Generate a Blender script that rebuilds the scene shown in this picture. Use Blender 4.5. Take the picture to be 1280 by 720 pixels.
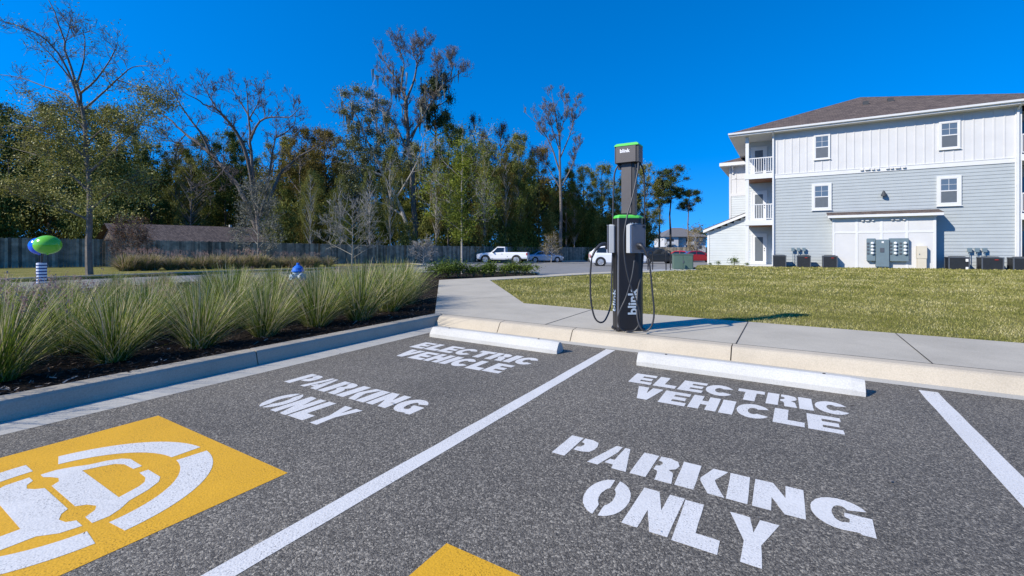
import bpy, bmesh, math, random
import numpy as np
from mathutils import Vector, Matrix
for o in list(bpy.data.objects): bpy.data.objects.remove(o)
S = bpy.context.scene
COL = S.collection
R = math.radians
# ---------------------------------------------------------------- camera, world, sun, exposure
TH = math.atan(347/565); F = 565.0; YH = 308.0; CH = 1.24
cd = bpy.data.cameras.new('camera'); cam = bpy.data.objects.new('camera', cd); COL.objects.link(cam)
cam.location = (0, 0, CH); cam.rotation_euler = (R(90), 0, TH)
cd.sensor_width = 36; cd.lens = F/1280*36; cd.shift_y = -(360-YH)/1280; cd.clip_start = .05; cd.clip_end = 2000
S.camera = cam
SUNV = Vector((-1.78, -2.74, 2.25)).normalized()
w = bpy.data.worlds.new('World'); S.world = w; w.use_nodes = True
nt = w.node_tree; bg = nt.nodes['Background']
sky = nt.nodes.new('ShaderNodeTexSky'); sky.sky_type = 'NISHITA'; sky.sun_disc = False
sky.sun_elevation = math.asin(SUNV.z); sky.sun_rotation = math.atan2(SUNV.x, SUNV.y) % (2*math.pi)
sky.air_density = 1.0; sky.dust_density = 0.0; sky.ozone_density = 3.0; sky.altitude = 0
tcw = nt.nodes.new('ShaderNodeTexCoord'); mpw = nt.nodes.new('ShaderNodeMapping'); mpw.inputs['Location'].default_value = (0, 0, .26); mpw.inputs['Scale'].default_value = (1, 1, .8)
nt.links.new(tcw.outputs['Generated'], mpw.inputs[0]); nt.links.new(mpw.outputs[0], sky.inputs[0])
hs = nt.nodes.new('ShaderNodeHueSaturation'); hs.inputs['Saturation'].default_value = 1.46; hs.inputs['Hue'].default_value = .508; hs.inputs['Value'].default_value = 1.68
nt.links.new(sky.outputs[0], hs.inputs['Color']); nt.links.new(hs.outputs[0], bg.inputs[0]); bg.inputs[1].default_value = .11
sl = bpy.data.lights.new('sun', 'SUN'); sl.energy = 4.5; sl.angle = R(.53); sl.color = (1, .935, .83)
so = bpy.data.objects.new('sun', sl); COL.objects.link(so); so.rotation_euler = SUNV.to_track_quat('Z', 'Y').to_euler(); so.location = (-20, -20, 30)
S.view_settings.view_transform = 'Standard'; S.view_settings.look = 'None'; S.view_settings.exposure = 0.45; S.view_settings.gamma = 1
S.render.engine = 'CYCLES'; S.render.resolution_x = 1024; S.render.resolution_y = 576
# ---------------------------------------------------------------- helpers
def dep(X, Y): return -X*math.sin(TH) + Y*math.cos(TH)
def gz(X, Y):
    t = min(1, max(0, (dep(X, Y)-12)/53)); return -.8*t*t*(3-2*t)
def at(px, d, z=None, off=0):           # a point on a picture column at a given distance
    l = d*(px-640)/F
    X = l*math.cos(TH)-d*math.sin(TH); Y = l*math.sin(TH)+d*math.cos(TH)
    return Vector((X, Y, gz(X, Y)+off if z is None else z))
def hz(py, d): return CH+(YH-py)*d/F
def p3(px, py, d): return at(px, d, hz(py, d))
def wx(px, Y): return Y*math.tan(math.atan((px-640)/F)-TH)
def wz(px, py, Y):
    d = dep(wx(px, Y), Y); return CH+(YH-py)*d/F
def gp(px, py, off=0):
    z = off
    for _ in range(40):
        d = F*(CH-z)/(py-YH); v = at(px, d, 0); z = off+gz(v.x, v.y)
    return (v.x, v.y)
def tag(o, label, cat, group=None):
    o['label'] = label; o['category'] = cat
    if group: o['group'] = group
    return o
def thing(name, label, cat, loc=(0, 0, 0), rz=0, group=None):
    o = bpy.data.objects.new(name, None); COL.objects.link(o); o.location = loc; o.rotation_euler = (0, 0, rz)
    o.empty_display_size = .3
    return tag(o, label, cat, group)
def setting(o, kind='structure'): o['kind'] = kind; return o
def link(name, me, mat=None, parent=None, smooth=False):
    if mat is not None and len(me.materials) == 0:
        for m in (mat if isinstance(mat, (list, tuple)) else [mat]): me.materials.append(m)
    if smooth: me.polygons.foreach_set('use_smooth', [True]*len(me.polygons))
    o = bpy.data.objects.new(name, me); COL.objects.link(o)
    if parent: o.parent = parent
    return o
def copy_tree(o, parent=None):
    c = o.copy(); COL.objects.link(c)
    if parent: c.parent = parent
    for ch in list(o.children): copy_tree(ch, c)
    return c
class MB:
    def __init__(s): s.v = []; s.f = []; s.m = []
    def add(s, vs, fs, m=0):
        n = len(s.v); s.v += [tuple(v) for v in vs]; s.f += [tuple(i+n for i in f) for f in fs]; s.m += [m]*len(fs); return s
    def box(s, x0, x1, y0, y1, z0, z1, m=0):
        vs = [(x, y, z) for z in (z0, z1) for y in (y0, y1) for x in (x0, x1)]
        return s.add(vs, [(0, 2, 3, 1), (4, 5, 7, 6), (0, 1, 5, 4), (2, 6, 7, 3), (0, 4, 6, 2), (1, 3, 7, 5)], m)
    def bbox(s, x0, x1, y0, y1, z0, z1, b=.01, m=0):     # box with chamfered vertical and top edges
        P = []
        for z, i in ((z0, 0), (z1-b, 0), (z1, b)):
            P += [(x0+b+i, y0+i, z), (x1-b-i, y0+i, z), (x1-i, y0+b+i, z), (x1-i, y1-b-i, z), (x1-b-i, y1-i, z), (x0+b+i, y1-i, z), (x0+i, y1-b-i, z), (x0+i, y0+b+i, z)]
        fs = [tuple(range(7, -1, -1)), tuple(range(16, 24))]
        for k in (0, 8):
            fs += [(k+i, k+(i+1) % 8, k+8+(i+1) % 8, k+8+i) for i in range(8)]
        return s.add(P, fs, m)
    def prism(s, poly, a, b, axis='z', m=0):
        n = len(poly)
        def mk(p, t):
            return (p[0], p[1], t) if axis == 'z' else ((p[0], t, p[1]) if axis == 'y' else (t, p[0], p[1]))
        vs = [mk(p, a) for p in poly]+[mk(p, b) for p in poly]
        return s.add(vs, [tuple(range(n-1, -1, -1)), tuple(range(n, 2*n))]+[(i, (i+1) % n, n+(i+1) % n, n+i) for i in range(n)], m)
    def tube(s, pts, rad, n=6, m=0, cap=True):
        pts = [Vector(p) for p in pts]; k = len(pts)
        if not hasattr(rad, '__len__'): rad = [rad]*k
        vs = []; up = Vector((.013, .021, 1)).normalized()
        t0 = (pts[1]-pts[0]).normalized()
        a = t0.cross(up)
        if a.length < .05: a = t0.cross(Vector((1, 0, 0)))
        a.normalize()
        for i in range(k):
            t = (pts[min(i+1, k-1)]-pts[max(i-1, 0)]).normalized()
            a = (a-t*a.dot(t))
            if a.length < 1e-5: a = t.orthogonal()
            a.normalize(); b = t.cross(a)
            for j in range(n):
                q = 2*math.pi*j/n; vs.append(pts[i]+a*(math.cos(q)*rad[i])+b*(math.sin(q)*rad[i]))
        fs = [(i*n+j, i*n+(j+1) % n, (i+1)*n+(j+1) % n, (i+1)*n+j) for i in range(k-1) for j in range(n)]
        if cap: fs += [tuple(range(n-1, -1, -1)), tuple((k-1)*n+j for j in range(n))]
        return s.add(vs, fs, m)
    def lathe(s, prof, n=20, c=(0, 0, 0), axis='z', m=0):
        vs = []
        for r, h in prof:
            for j in range(n):
                q = 2*math.pi*j/n; a, b = r*math.cos(q), r*math.sin(q)
                v = (a, b, h) if axis == 'z' else ((a, h, b) if axis == 'y' else (h, a, b))
                vs.append((v[0]+c[0], v[1]+c[1], v[2]+c[2]))
        k = len(prof)
        fs = [(i*n+j, i*n+(j+1) % n, (i+1)*n+(j+1) % n, (i+1)*n+j) for i in range(k-1) for j in range(n)]
        fs += [tuple(range(n-1, -1, -1)), tuple((k-1)*n+j for j in range(n))]
        return s.add(vs, fs, m)
    def mesh(s, name):
        me = bpy.data.meshes.new(name); me.from_pydata(s.v, [], s.f); me.update()
        if any(s.m): me.polygons.foreach_set('material_index', s.m)
        bm = bmesh.new(); bm.from_mesh(me); bmesh.ops.recalc_face_normals(bm, faces=bm.faces); bm.to_mesh(me); bm.free()
        return me
    def clusters(s):
        par = list(range(len(s.f)))
        own = {}; comp = list(range(len(s.v)))
        def fd(a):
            while comp[a] != a: comp[a] = comp[comp[a]]; a = comp[a]
            return a
        for f in s.f:
            for i in f[1:]: comp[fd(i)] = fd(f[0])
        gr = {}
        for i in range(len(s.v)): gr.setdefault(fd(i), []).append(i)
        bb = [[list(map(min, zip(*[s.v[i] for i in g_]))), list(map(max, zip(*[s.v[i] for i in g_]))), set(g_)] for g_ in gr.values()]
        ch_ = True
        while ch_:
            ch_ = False
            for i in range(len(bb)):
                for j in range(i+1, len(bb)):
                    if all(bb[i][0][k] < bb[j][1][k]+.03 and bb[j][0][k] < bb[i][1][k]+.03 for k in range(3)):
                        bb[i] = [list(map(min, bb[i][0], bb[j][0])), list(map(max, bb[i][1], bb[j][1])), bb[i][2] | bb[j][2]]; bb.pop(j); ch_ = True; break
                if ch_: break
        out = []
        for _, _, st in bb:
            ids = sorted(st); mp = {a: k for k, a in enumerate(ids)}; q = MB(); q.v = [s.v[a] for a in ids]
            q.f = [tuple(mp[i] for i in f) for f in s.f if f[0] in st]; q.m = [m for f, m in zip(s.f, s.m) if f[0] in st]; out.append(q)
        return out
    def build(s, name, mat, parent=None, smooth=False): return link(name, s.mesh(name), mat, parent, smooth)
def npmesh(name, V, nper, mat_idx=None):               # V (n, nper, 3) independent polygons
    V = np.asarray(V, np.float32); n = len(V); me = bpy.data.meshes.new(name)
    me.vertices.add(n*nper); me.vertices.foreach_set('co', V.reshape(-1))
    me.loops.add(n*nper); me.loops.foreach_set('vertex_index', np.arange(n*nper, dtype=np.int32))
    me.polygons.add(n); me.polygons.foreach_set('loop_start', np.arange(0, n*nper, nper, dtype=np.int32))
    me.update(calc_edges=True); me.validate(); return me
# ---------------------------------------------------------------- materials
def mat(name, col, rough=.8, metal=0, spec=.3, **k):
    m = bpy.data.materials.new(name); m.use_nodes = True; t = m.node_tree; b = t.nodes['Principled BSDF']
    b.inputs['Base Color'].default_value = (*col, 1); b.inputs['Roughness'].default_value = rough
    b.inputs['Metallic'].default_value = metal; b.inputs['Specular IOR Level'].default_value = spec
    L = t.links.new; N = t.nodes.new
    def noise(sc, det=4, ro=.6, vec=None, coord='Object'):
        n = N('ShaderNodeTexNoise'); n.inputs['Scale'].default_value = sc; n.inputs['Detail'].default_value = det; n.inputs['Roughness'].default_value = ro
        tc = N('ShaderNodeTexCoord')
        if vec:
            mp = N('ShaderNodeMapping'); mp.inputs['Scale'].default_value = vec; L(tc.outputs[coord], mp.inputs[0]); L(mp.outputs[0], n.inputs['Vector'])
        else: L(tc.outputs[coord], n.inputs['Vector'])
        return n
    def ramp(src, stops, interp='LINEAR'):
        r = N('ShaderNodeValToRGB'); r.color_ramp.interpolation = interp
        e = r.color_ramp.elements
        while len(e) < len(stops): e.new(.5)
        for q, (p, c) in zip(e, stops): q.position = p; q.color = (*c, 1)
        L(src, r.inputs[0]); return r
    def mix(a, bb, fac, mode='MIX'):
        x = N('ShaderNodeMix'); x.data_type = 'RGBA'; x.blend_type = mode
        if isinstance(fac, (int, float)): x.inputs[0].default_value = fac
        else: L(fac, x.inputs[0])
        for s_, v in ((6, a), (7, bb)):
            if isinstance(v, tuple): x.inputs[s_].default_value = (*v, 1)
            else: L(v, x.inputs[s_])
        return x.outputs[2]
    def bump(src, st=.3, dist=.01):
        u = N('ShaderNodeBump'); u.inputs['Strength'].default_value = st; u.inputs['Distance'].default_value = dist; L(src, u.inputs['Height']); L(u.outputs[0], b.inputs['Normal'])
    m['_'] = 0
    return m, t, b, L, N, noise, ramp, mix, bump
def simple(name, col, rough=.8, metal=0, spec=.3, var=.12, sc=3, bmp=0, bsc=40):
    m, t, b, L, N, noise, ramp, mix, bump = mat(name, col, rough, metal, spec)
    if var:
        n = noise(sc, 6); r = ramp(n.outputs[0], [(.3, tuple(c*(1-var) for c in col)), (.7, tuple(min(1, c*(1+var)) for c in col))]); L(r.outputs[0], b.inputs['Base Color'])
    if bmp: bump(noise(bsc, 5).outputs[0], bmp)
    return m
def make_asphalt(name, far=False):
    m, t, b, L, N, noise, ramp, mix, bump = mat(name, (.06, .06, .062), .75, spec=.35)
    tc = N('ShaderNodeTexCoord')
    v = N('ShaderNodeTexVoronoi'); v.inputs['Scale'].default_value = 118; L(tc.outputs['Object'], v.inputs['Vector'])
    v2 = N('ShaderNodeTexVoronoi'); v2.inputs['Scale'].default_value = 265; L(tc.outputs['Object'], v2.inputs['Vector'])
    sx = N('ShaderNodeSeparateColor'); L(v.outputs['Color'], sx.inputs[0]); sx2 = N('ShaderNodeSeparateColor'); L(v2.outputs['Color'], sx2.inputs[0])
    r1 = ramp(sx.outputs[0], [(0, (.04, .039, .038)), (.4, (.125, .122, .12)), (.78, (.25, .246, .24)), (.97, (.6, .59, .56))])
    r2 = ramp(sx2.outputs[1], [(0, (.05, .049, .048)), (.45, (.13, .128, .126)), (.82, (.26, .256, .25)), (.98, (.58, .57, .54))])
    c = mix(r1.outputs[0], r2.outputs[0], .45); c = mix(c, (.80, .73, .605), 1.0, 'MULTIPLY')
    big = noise(.7, 5); rb = ramp(big.outputs[0], [(.3, (.82, .82, .83)), (.7, (1.12, 1.11, 1.1))])
    c = mix(c, rb.outputs[0], 1.0, 'MULTIPLY')
    st = noise(2.6, 6, .7); rs = ramp(st.outputs[0], [(.62, (1, 1, 1)), (.78, (.8, .8, .8))]); c = mix(c, rs.outputs[0], 1.0, 'MULTIPLY')
    sp = N('ShaderNodeTexVoronoi'); sp.inputs['Scale'].default_value = .9; sp.inputs['Randomness'].default_value = 1; wn = noise(4, 3); va = N('ShaderNodeVectorMath'); va.operation = 'ADD'; vsn = N('ShaderNodeVectorMath'); vsn.operation = 'SCALE'; vsn.inputs['Scale'].default_value = .12
    L(wn.outputs['Color'], vsn.inputs[0]); L(tc.outputs['Object'], va.inputs[0]); L(vsn.outputs[0], va.inputs[1]); L(va.outputs[0], sp.inputs['Vector'])
    ro = ramp(sp.outputs['Distance'], [(.035, (.62, .62, .62)), (.10, (1, 1, 1))]); c = mix(c, ro.outputs[0], 1.0, 'MULTIPLY')
    tk_ = noise(1.0, 4, .5, (.55, .12, 1)); rt = ramp(tk_.outputs[0], [(.42, (.93, .93, .93)), (.6, (1.05, 1.05, 1.05))]); c = mix(c, rt.outputs[0], 1.0, 'MULTIPLY')
    L(c, b.inputs['Base Color'])
    mh = N('ShaderNodeMath'); mh.operation = 'MULTIPLY_ADD'; L(v.outputs['Distance'], mh.inputs[0]); mh.inputs[1].default_value = 1.0; L(v2.outputs['Distance'], mh.inputs[2])
    bump(mh.outputs[0], .55, -.004); return m
M = {}
M['asphalt'] = make_asphalt('asphalt')

def make_concrete(name, col, stain=.8, th=.66):
    m, t, b, L, N, noise, ramp, mix, bump = mat(name, col, .85, spec=.2)
    a = ramp(noise(1.1, 7, .65).outputs[0], [(.3, tuple(c*.84 for c in col)), (.7, tuple(c*1.08 for c in col))])
    s = ramp(noise(90, 3, .7).outputs[0], [(.35, (.88, .88, .87)), (.6, (1.04, 1.04, 1.04))])
    c = mix(a.outputs[0], s.outputs[0], 1.0, 'MULTIPLY')
    d = ramp(noise(9, 8, .75).outputs[0], [(th, (1, 1, 1)), (th+.14, (stain, stain*.97, stain*.92))]); c = mix(c, d.outputs[0], 1.0, 'MULTIPLY')
    L(c, b.inputs['Base Color']); bump(noise(160, 4).outputs[0], .25, .003); return m
M['walk'] = make_concrete('pale_concrete', (.475, .43, .345))
M['kerb'] = make_concrete('warm_kerb_concrete', (.50, .435, .335), .78)
M['kerb2'] = make_concrete('grey_kerb_concrete', (.43, .38, .30), .76)
M['gutter'] = make_concrete('gutter_concrete', (.44, .42, .37), .75)
M['joint'] = simple('dark_joint', (.05, .045, .04))
def make_paint(name, col, wear=1.0):
    m, t, b, L, N, noise, ramp, mix, bump = mat(name, col, .6, spec=.35)
    pit = ramp(noise(150, 2, .5).outputs[0], [(.355, (.14, .14, .14)), (.415, (1, 1, 1))])
    msk = ramp(noise(3.0, 5, .6).outputs[0], [(.38, (1, 1, 1)), (.62, (.0, .0, .0))])
    c = mix(col, pit.outputs[0], 1.0, 'MULTIPLY')
    big = ramp(noise(1.8, 6).outputs[0], [(.3, tuple(q*.9 for q in col)), (.7, tuple(min(1, q*1.06) for q in col))])
    c = mix(big.outputs[0], c, mix((0, 0, 0), msk.outputs[0], .75))
    c2 = mix(c, ramp(noise(70, 3).outputs[0], [(.3, (.88, .88, .88)), (.6, (1, 1, 1))]).outputs[0], 1.0, 'MULTIPLY')
    L(c2, b.inputs['Base Color'])
    v = N('ShaderNodeTexVoronoi'); v.inputs['Scale'].default_value = 105; tc = N('ShaderNodeTexCoord'); L(tc.outputs['Object'], v.inputs['Vector']); bump(v.outputs['Distance'], .3, -.003)
    return m
M['white_paint'] = make_paint('white_road_paint', (.69, .67, .625))
M['yellow_paint'] = make_paint('yellow_road_paint', (.72, .385, .02))
M['stop'] = make_concrete('white_painted_concrete', (.54, .53, .495), .76, .6)
def make_ground(name, stops, s1, s2, bst=.5, bs=60, dist=.02):
    m, t, b, L, N, noise, ramp, mix, bump = mat(name, (.1, .1, .05), .95, spec=.1)
    a = ramp(noise(s1, 8, .7).outputs[0], stops); c = ramp(noise(s2, 4, .8).outputs[0], [(.3, (.55, .55, .5)), (.65, (1.3, 1.3, 1.2))])
    L(mix(a.outputs[0], c.outputs[0], 1.0, 'MULTIPLY'), b.inputs['Base Color']); bump(noise(bs, 5, .8).outputs[0], bst, dist); return m
M['soil'] = make_ground('lawn_soil', [(.3, (.12, .13, .03)), (.5, (.20, .185, .055)), (.72, (.29, .24, .10))], .8, 26, .8, 45, .03)
M['earth'] = make_ground('woodland_earth', [(.3, (.03, .035, .015)), (.6, (.07, .06, .03)), (.8, (.05, .07, .02))], .5, 6)
M['mulch'] = make_ground('mulch_ground', [(.3, (.012, .009, .008)), (.55, (.03, .022, .018)), (.75, (.075, .058, .047))], 14, 70, 1.0, 60, .03)
def attr_mat(name, stops, rough=.8, transl=0.0, spec=.15, obj_random=False, sc=None, backlight=None):
    # colour by a per-piece random value stored in the mesh (each blade / leaf / board its own tone)
    m, t, b, L, N, noise, ramp, mix, bump = mat(name, (.1, .1, .1), rough, spec=spec)
    b.inputs['Specular IOR Level'].default_value = min(spec, .1) if 'foliage' in name else spec; a = N('ShaderNodeAttribute'); a.attribute_name = 'tone'; r = ramp(a.outputs['Fac'], stops); c = r.outputs[0]
    if sc: c = mix(c, ramp(noise(sc, 3, .6).outputs[0], [(.35, (.62, .66, .6)), (.65, (1.3, 1.25, 1.1))]).outputs[0], 1.0, 'MULTIPLY')
    if obj_random:
        oi = N('ShaderNodeObjectInfo'); rr = ramp(oi.outputs['Random'], [(0, (.72, .8, .75)), (.5, (1, 1, 1)), (1, (1.15, 1.1, .98))]); c = mix(c, rr.outputs[0], 1.0, 'MULTIPLY')
    L(c, b.inputs['Base Color'])
    if transl:
        tr = N('ShaderNodeBsdfTranslucent'); L(c, tr.inputs[0]); ms = N('ShaderNodeMixShader'); ms.inputs[0].default_value = transl
        L(b.outputs[0], ms.inputs[1]); L(tr.outputs[0], ms.inputs[2]); L(ms.outputs[0], t.nodes['Material Output'].inputs[0])
    return m
def set_tone(me, vals):
    a = me.attributes.new('tone', 'FLOAT', 'FACE'); a.data.foreach_set('value', np.asarray(vals, np.float32))
M['blade'] = attr_mat('lawn_grass', [(0, (.13, .145, .022)), (.35, (.26, .255, .055)), (.7, (.46, .41, .14)), (1, (.68, .60, .32))], .7, .3)
M['tuft'] = attr_mat('ornamental_grass', [(0, (.015, .03, .007)), (.3, (.075, .12, .016)), (.55, (.27, .33, .045)), (.8, (.44, .42, .16)), (.95, (.66, .55, .36)), (1, (.4, .2, .2))], .6, .3, .2)
M['pink'] = attr_mat('pink_plume', [(0, (.34, .18, .17)), (.5, (.42, .29, .24)), (1, (.48, .38, .28))], .8, .3)
M['chip'] = attr_mat('mulch_chips', [(0, (.015, .011, .009)), (.5, (.045, .033, .026)), (.8, (.13, .10, .08)), (1, (.42, .36, .30))], .9)
M['leaf_dark'] = attr_mat('dark_foliage', [(0, (.026, .04, .009)), (.5, (.085, .11, .022)), (1, (.29, .31, .08))], .65, .15, .25, True, .25)  # top stop raised to put bright leaf highlights into the colour
M['leaf_olive'] = attr_mat('olive_foliage', [(0, (.05, .058, .012)), (.5, (.17, .175, .04)), (1, (.50, .46, .15))], .65, .2, .25, True, .25)  # lightest stop lifted so lit highlights sit in the leaf tones
M['leaf_gold'] = attr_mat('autumn_foliage', [(0, (.08, .06, .014)), (.5, (.20, .145, .035)), (1, (.34, .28, .10))], .7, .2, .2, True, .25)
M['leaf_rust'] = attr_mat('rusty_foliage', [(0, (.07, .035, .022)), (.5, (.15, .075, .045)), (1, (.26, .15, .09))], .8, .15, .1, True, .3)
M['leaf_bright'] = attr_mat('bright_green_foliage', [(0, (.08, .11, .015)), (.5, (.21, .25, .035)), (1, (.40, .42, .08))], .6, .25, .3, False, .5)
M['leaf_oak'] = attr_mat('live_oak_foliage', [(0, (.06, .07, .03)), (.5, (.19, .20, .09)), (1, (.48, .47, .25))], .6, .2, .3)
M['leaf_young'] = attr_mat('young_oak_foliage', [(0, (.08, .085, .015)), (.5, (.27, .26, .06)), (1, (.62, .56, .24))], .45, .2, .4)
M['leaf_pine'] = attr_mat('pine_needles', [(0, (.018, .03, .008)), (.5, (.045, .07, .016)), (1, (.13, .16, .04))], .6, .1, .3, True, .3)
M['moss'] = attr_mat('hanging_moss', [(0, (.10, .11, .08)), (.5, (.19, .19, .14)), (1, (.3, .3, .23))], .9, .2, .1)
M['leaf_shrub'] = attr_mat('shrub_foliage', [(0, (.04, .07, .015)), (.5, (.11, .16, .03)), (1, (.22, .28, .06))], .45, .2, .4, True, 3)
M['bark'] = simple('grey_bark', (.17, .145, .12), .95, var=.35, sc=6)
M['bark_pale'] = simple('pale_bark', (.34, .31, .27), .95, var=.3, sc=5)
M['bark_limb'] = simple('grey_limb_bark', (.14, .118, .10), .95, var=.4, sc=5)
M['bark_dark'] = simple('dark_bark', (.08, .066, .052), .95, var=.35, sc=6)
M['silver'] = simple('silver_twig', (.24, .23, .20), .95, var=.3, sc=5)
# ---------------------------------------------------------------- ground sheets
def sheet(name, poly, off, m, skirt=0, step=3.0, parent=None, jit=None):
    bm = bmesh.new(); vs = [bm.verts.new((x, y, 0)) for x, y in poly]; bm.faces.new(vs)
    bmesh.ops.triangulate(bm, faces=bm.faces[:])
    if step:
        xs = [p[0] for p in poly]; ys = [p[1] for p in poly]
        for ax, lo, hi in ((0, min(xs), max(xs)), (1, min(ys), max(ys))):
            st = max(step, (hi-lo)/60); k = math.ceil((lo+.01)/st)*st
            while k < hi:
                co = [0, 0, 0]; co[ax] = k; no = [0, 0, 0]; no[ax] = 1
                bmesh.ops.bisect_plane(bm, geom=bm.verts[:]+bm.edges[:]+bm.faces[:], plane_co=co, plane_no=no, dist=1e-5); k += st
    if skirt:
        be = [e for e in bm.edges if len(e.link_faces) == 1]
        r = bmesh.ops.extrude_edge_only(bm, edges=be)
        sv = set(v for v in r['geom'] if isinstance(v, bmesh.types.BMVert))
    else: sv = set()
    for v in bm.verts: v.co.z = gz(v.co.x, v.co.y)+off-(skirt if v in sv else 0)
    bmesh.ops.recalc_face_normals(bm, faces=bm.faces)
    if sum(f.normal.z*f.calc_area() for f in bm.faces) < 0: bmesh.ops.reverse_faces(bm, faces=bm.faces)
    me = bpy.data.meshes.new(name); bm.to_mesh(me); bm.free()
    return link(name, me, m, parent)
big = [(-700, -300), (700, -300), (700, 900), (-700, 900)]
g = sheet('ground', [(-140, -60), (120, -60), (120, 160), (-140, 160)], -.12, M['earth'], step=4); setting(g)
gm = MB(); gm.add([(-1500, -1500, -1.1), (1500, -1500, -1.1), (1500, 1500, -1.1), (-1500, 1500, -1.1)], [(0, 1, 2, 3)]); setting(gm.build('terrain', M['earth']))
KX = -4.70                                                   # left kerb face
lot = [(-4.41, -25), (45, -25), (45, 5.26), (-4.41, 5.26)]
setting(sheet('parking_lot', lot, 0, M['asphalt'], step=5))
# gutters (flush concrete pan) 4 mm proud of asphalt level
gt = MB()
gt.add([(-4.41, 5.262, .001), (45, 5.262, .001), (45, 5.375, .012), (-4.69, 5.375, .012), (-4.41, 5.262, .001)], [(0, 1, 2, 3)])
gt.add([(-4.41, -25, .001), (-4.41, 5.262, .001), (-4.69, 5.375, .012), (-4.69, -25, .012)], [(0, 1, 2, 3)])
setting(gt.build('gutter', M['gutter']))
# front kerb with sloped rounded face, cut by joints
def kerb_run(name, segs, prof, axis, m):
    b = MB()
    for a0, a1 in segs:
        b.prism(prof, a0, a1, axis)
    o = b.build(name, m); return setting(o)
profF = [(5.37, -.1), (5.37, .012), (5.395, .05), (5.435, .115), (5.455, .138), (5.48, .149), (5.59, .155), (5.59, -.1)]
cuts = [-4.70, -3.55, -2.42, -.54, 2.5, 5.5, 8.5, 11.5, 14.5, 17.5, 20.5, 30, 44]
kerb_run('front_kerb', [(a+.006, b-.006) for a, b in zip(cuts[:-1], cuts[1:])], profF, 'x', M['kerb'])
profL = [(-4.70, .012), (-4.715, .05), (-4.735, .125), (-4.75, .148), (-4.775, .153), (-4.90, .153), (-4.90, -.1), (-4.70, -.1)]
cutsL = [-12, -9, -6, -3, -.35, 2.62, 5.59]
kerb_run('side_kerb', [(a+.006, b-.006) for a, b in zip(cutsL[:-1], cutsL[1:])], profL, 'y', M['kerb2'])
# concrete walk: along the front kerb, then diagonal, then the strip to the far lot
W0 = .152
A1 = (-4.905, 5.6)
dl1 = gp(549, 350, .15); dl2 = gp(612, 350, .15)
s_near = [gp(670, 346.6, .15), gp(735, 342.6, .15), gp(772, 341.4, .15), gp(812, 340.0, .15)]
s_far = [gp(655, 344.6, .15), gp(735, 340.6, .15), gp(772, 339.3, .15), gp(812, 338.0, .15)]
walk_poly = [(-4.905, 5.596), (40, 5.596), (40, 7.35), (-2.4, 7.35), (-4.34, 7.50), dl2]+s_near+s_far[::-1]+[dl1]
setting(sheet('sidewalk', walk_poly, W0, M['walk'], skirt=.2))
jm = MB()
def joint(a, b, wd=.012, z=W0+.003):
    a = Vector((*a, 0)); b = Vector((*b, 0)); n = (b-a).normalized(); n = Vector((-n.y, n.x, 0))*wd/2
    q = [a+n, b+n, b-n, a-n]; jm.add([(v.x, v.y, gz(v.x, v.y)+z) for v in q], [(0, 1, 2, 3)])
for x in (-2.9, -.51, 1.13, 2.75, 4.4, 6.0, 7.6, 9.2, 12, 15): joint((x, 5.60), (x, 7.34))
joint((-4.8, 5.601), (38, 5.601), .014)
joint((-6.0, 6.95), (-5.1, 7.75+.75), .01)
setting(jm.build('pavement_joints', M['joint']))
# mulch bed left of the walk
bedR = [(-4.905, -12), (-4.905, 5.596), dl1]
shr_far = [gp(655, 343.4, .12), gp(672, 340.5, .12), gp(600, 339.5, .12), gp(520, 341.5, .12)]
bed_poly = [(-4.902, -12), (-4.902, 5.594), (dl1[0]-.004, dl1[1])]+[s_far[0]]+[gp(672, 341.5, .12), gp(600, 338.8, .12), gp(520, 341, .12), gp(440, 343, .12), (-16.2, 9.5), (-16.2, -12)]
setting(sheet('mulch_bed', bed_poly, .12, M['mulch'], skirt=.2, step=1.5))
# lawn
lawn_poly = [(44, 7.355), (-2.4, 7.355), (-4.335, 7.505), (dl2[0]+.01, dl2[1])]+s_near+[gp(840, 337.6, .12), gp(868, 337, .12), gp(872, 331.5, .12), gp(884, 331.0, .12), (-6.3, 60), (44, 60)]
setting(sheet('lawn', lawn_poly, .125, M['soil'], skirt=.25))
# far lot and drive
drive = [(-23.5, -14), (-16.3, -14), (-16.3, 9.6), gp(440, 344, 0), gp(520, 342, 0), gp(600, 340, 0), gp(672, 343, 0), s_far[0], s_far[3], (-6.3, 62), (-6.3, 75), (-22, 75), (-26.5, 50), (-28.5, 42), (-31, 32), (-28, 30), (-24.5, 27), (-23.5, 20)]
M['far_asphalt'] = make_concrete('pale_far_asphalt', (.25, .245, .235), .8)  # paler asphalt colour for the far drive
setting(sheet('driveway', drive, -.01, M['far_asphalt']))
far_kerb = MB()
kp = [(-23.5, -14), (-23.5, 20), (-24.5, 27), (-28, 30), (-31, 32), (-28.5, 42), (-26.5, 50), (-22, 75)]
for a, b in zip(kp[:-1], kp[1:]):
    A_, B_ = Vector((*a, 0)), Vector((*b, 0)); n = max(1, int((B_-A_).length/3)); sd = (B_-A_).normalized(); sd = Vector((-sd.y, sd.x, 0))*.16
    for i in range(n):
        p, q = A_.lerp(B_, i/n), A_.lerp(B_, (i+1)/n); zp, zq = gz(p.x, p.y), gz(q.x, q.y)
        vs = [(p.x, p.y, zp-.1), (q.x, q.y, zq-.1), (q.x+sd.x, q.y+sd.y, zq-.1), (p.x+sd.x, p.y+sd.y, zp-.1)]
        vs += [(x, y, z+.23) for x, y, z in vs]; far_kerb.add(vs, [(0, 1, 5, 4), (1, 2, 6, 5), (2, 3, 7, 6), (3, 0, 4, 7), (4, 5, 6, 7)])
nk = [(-16.2, -14), (-16.2, 9.5), gp(440, 343.2, .1), gp(520, 341.2, .1), gp(600, 339, .1), gp(672, 341.5, .1)]
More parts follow.
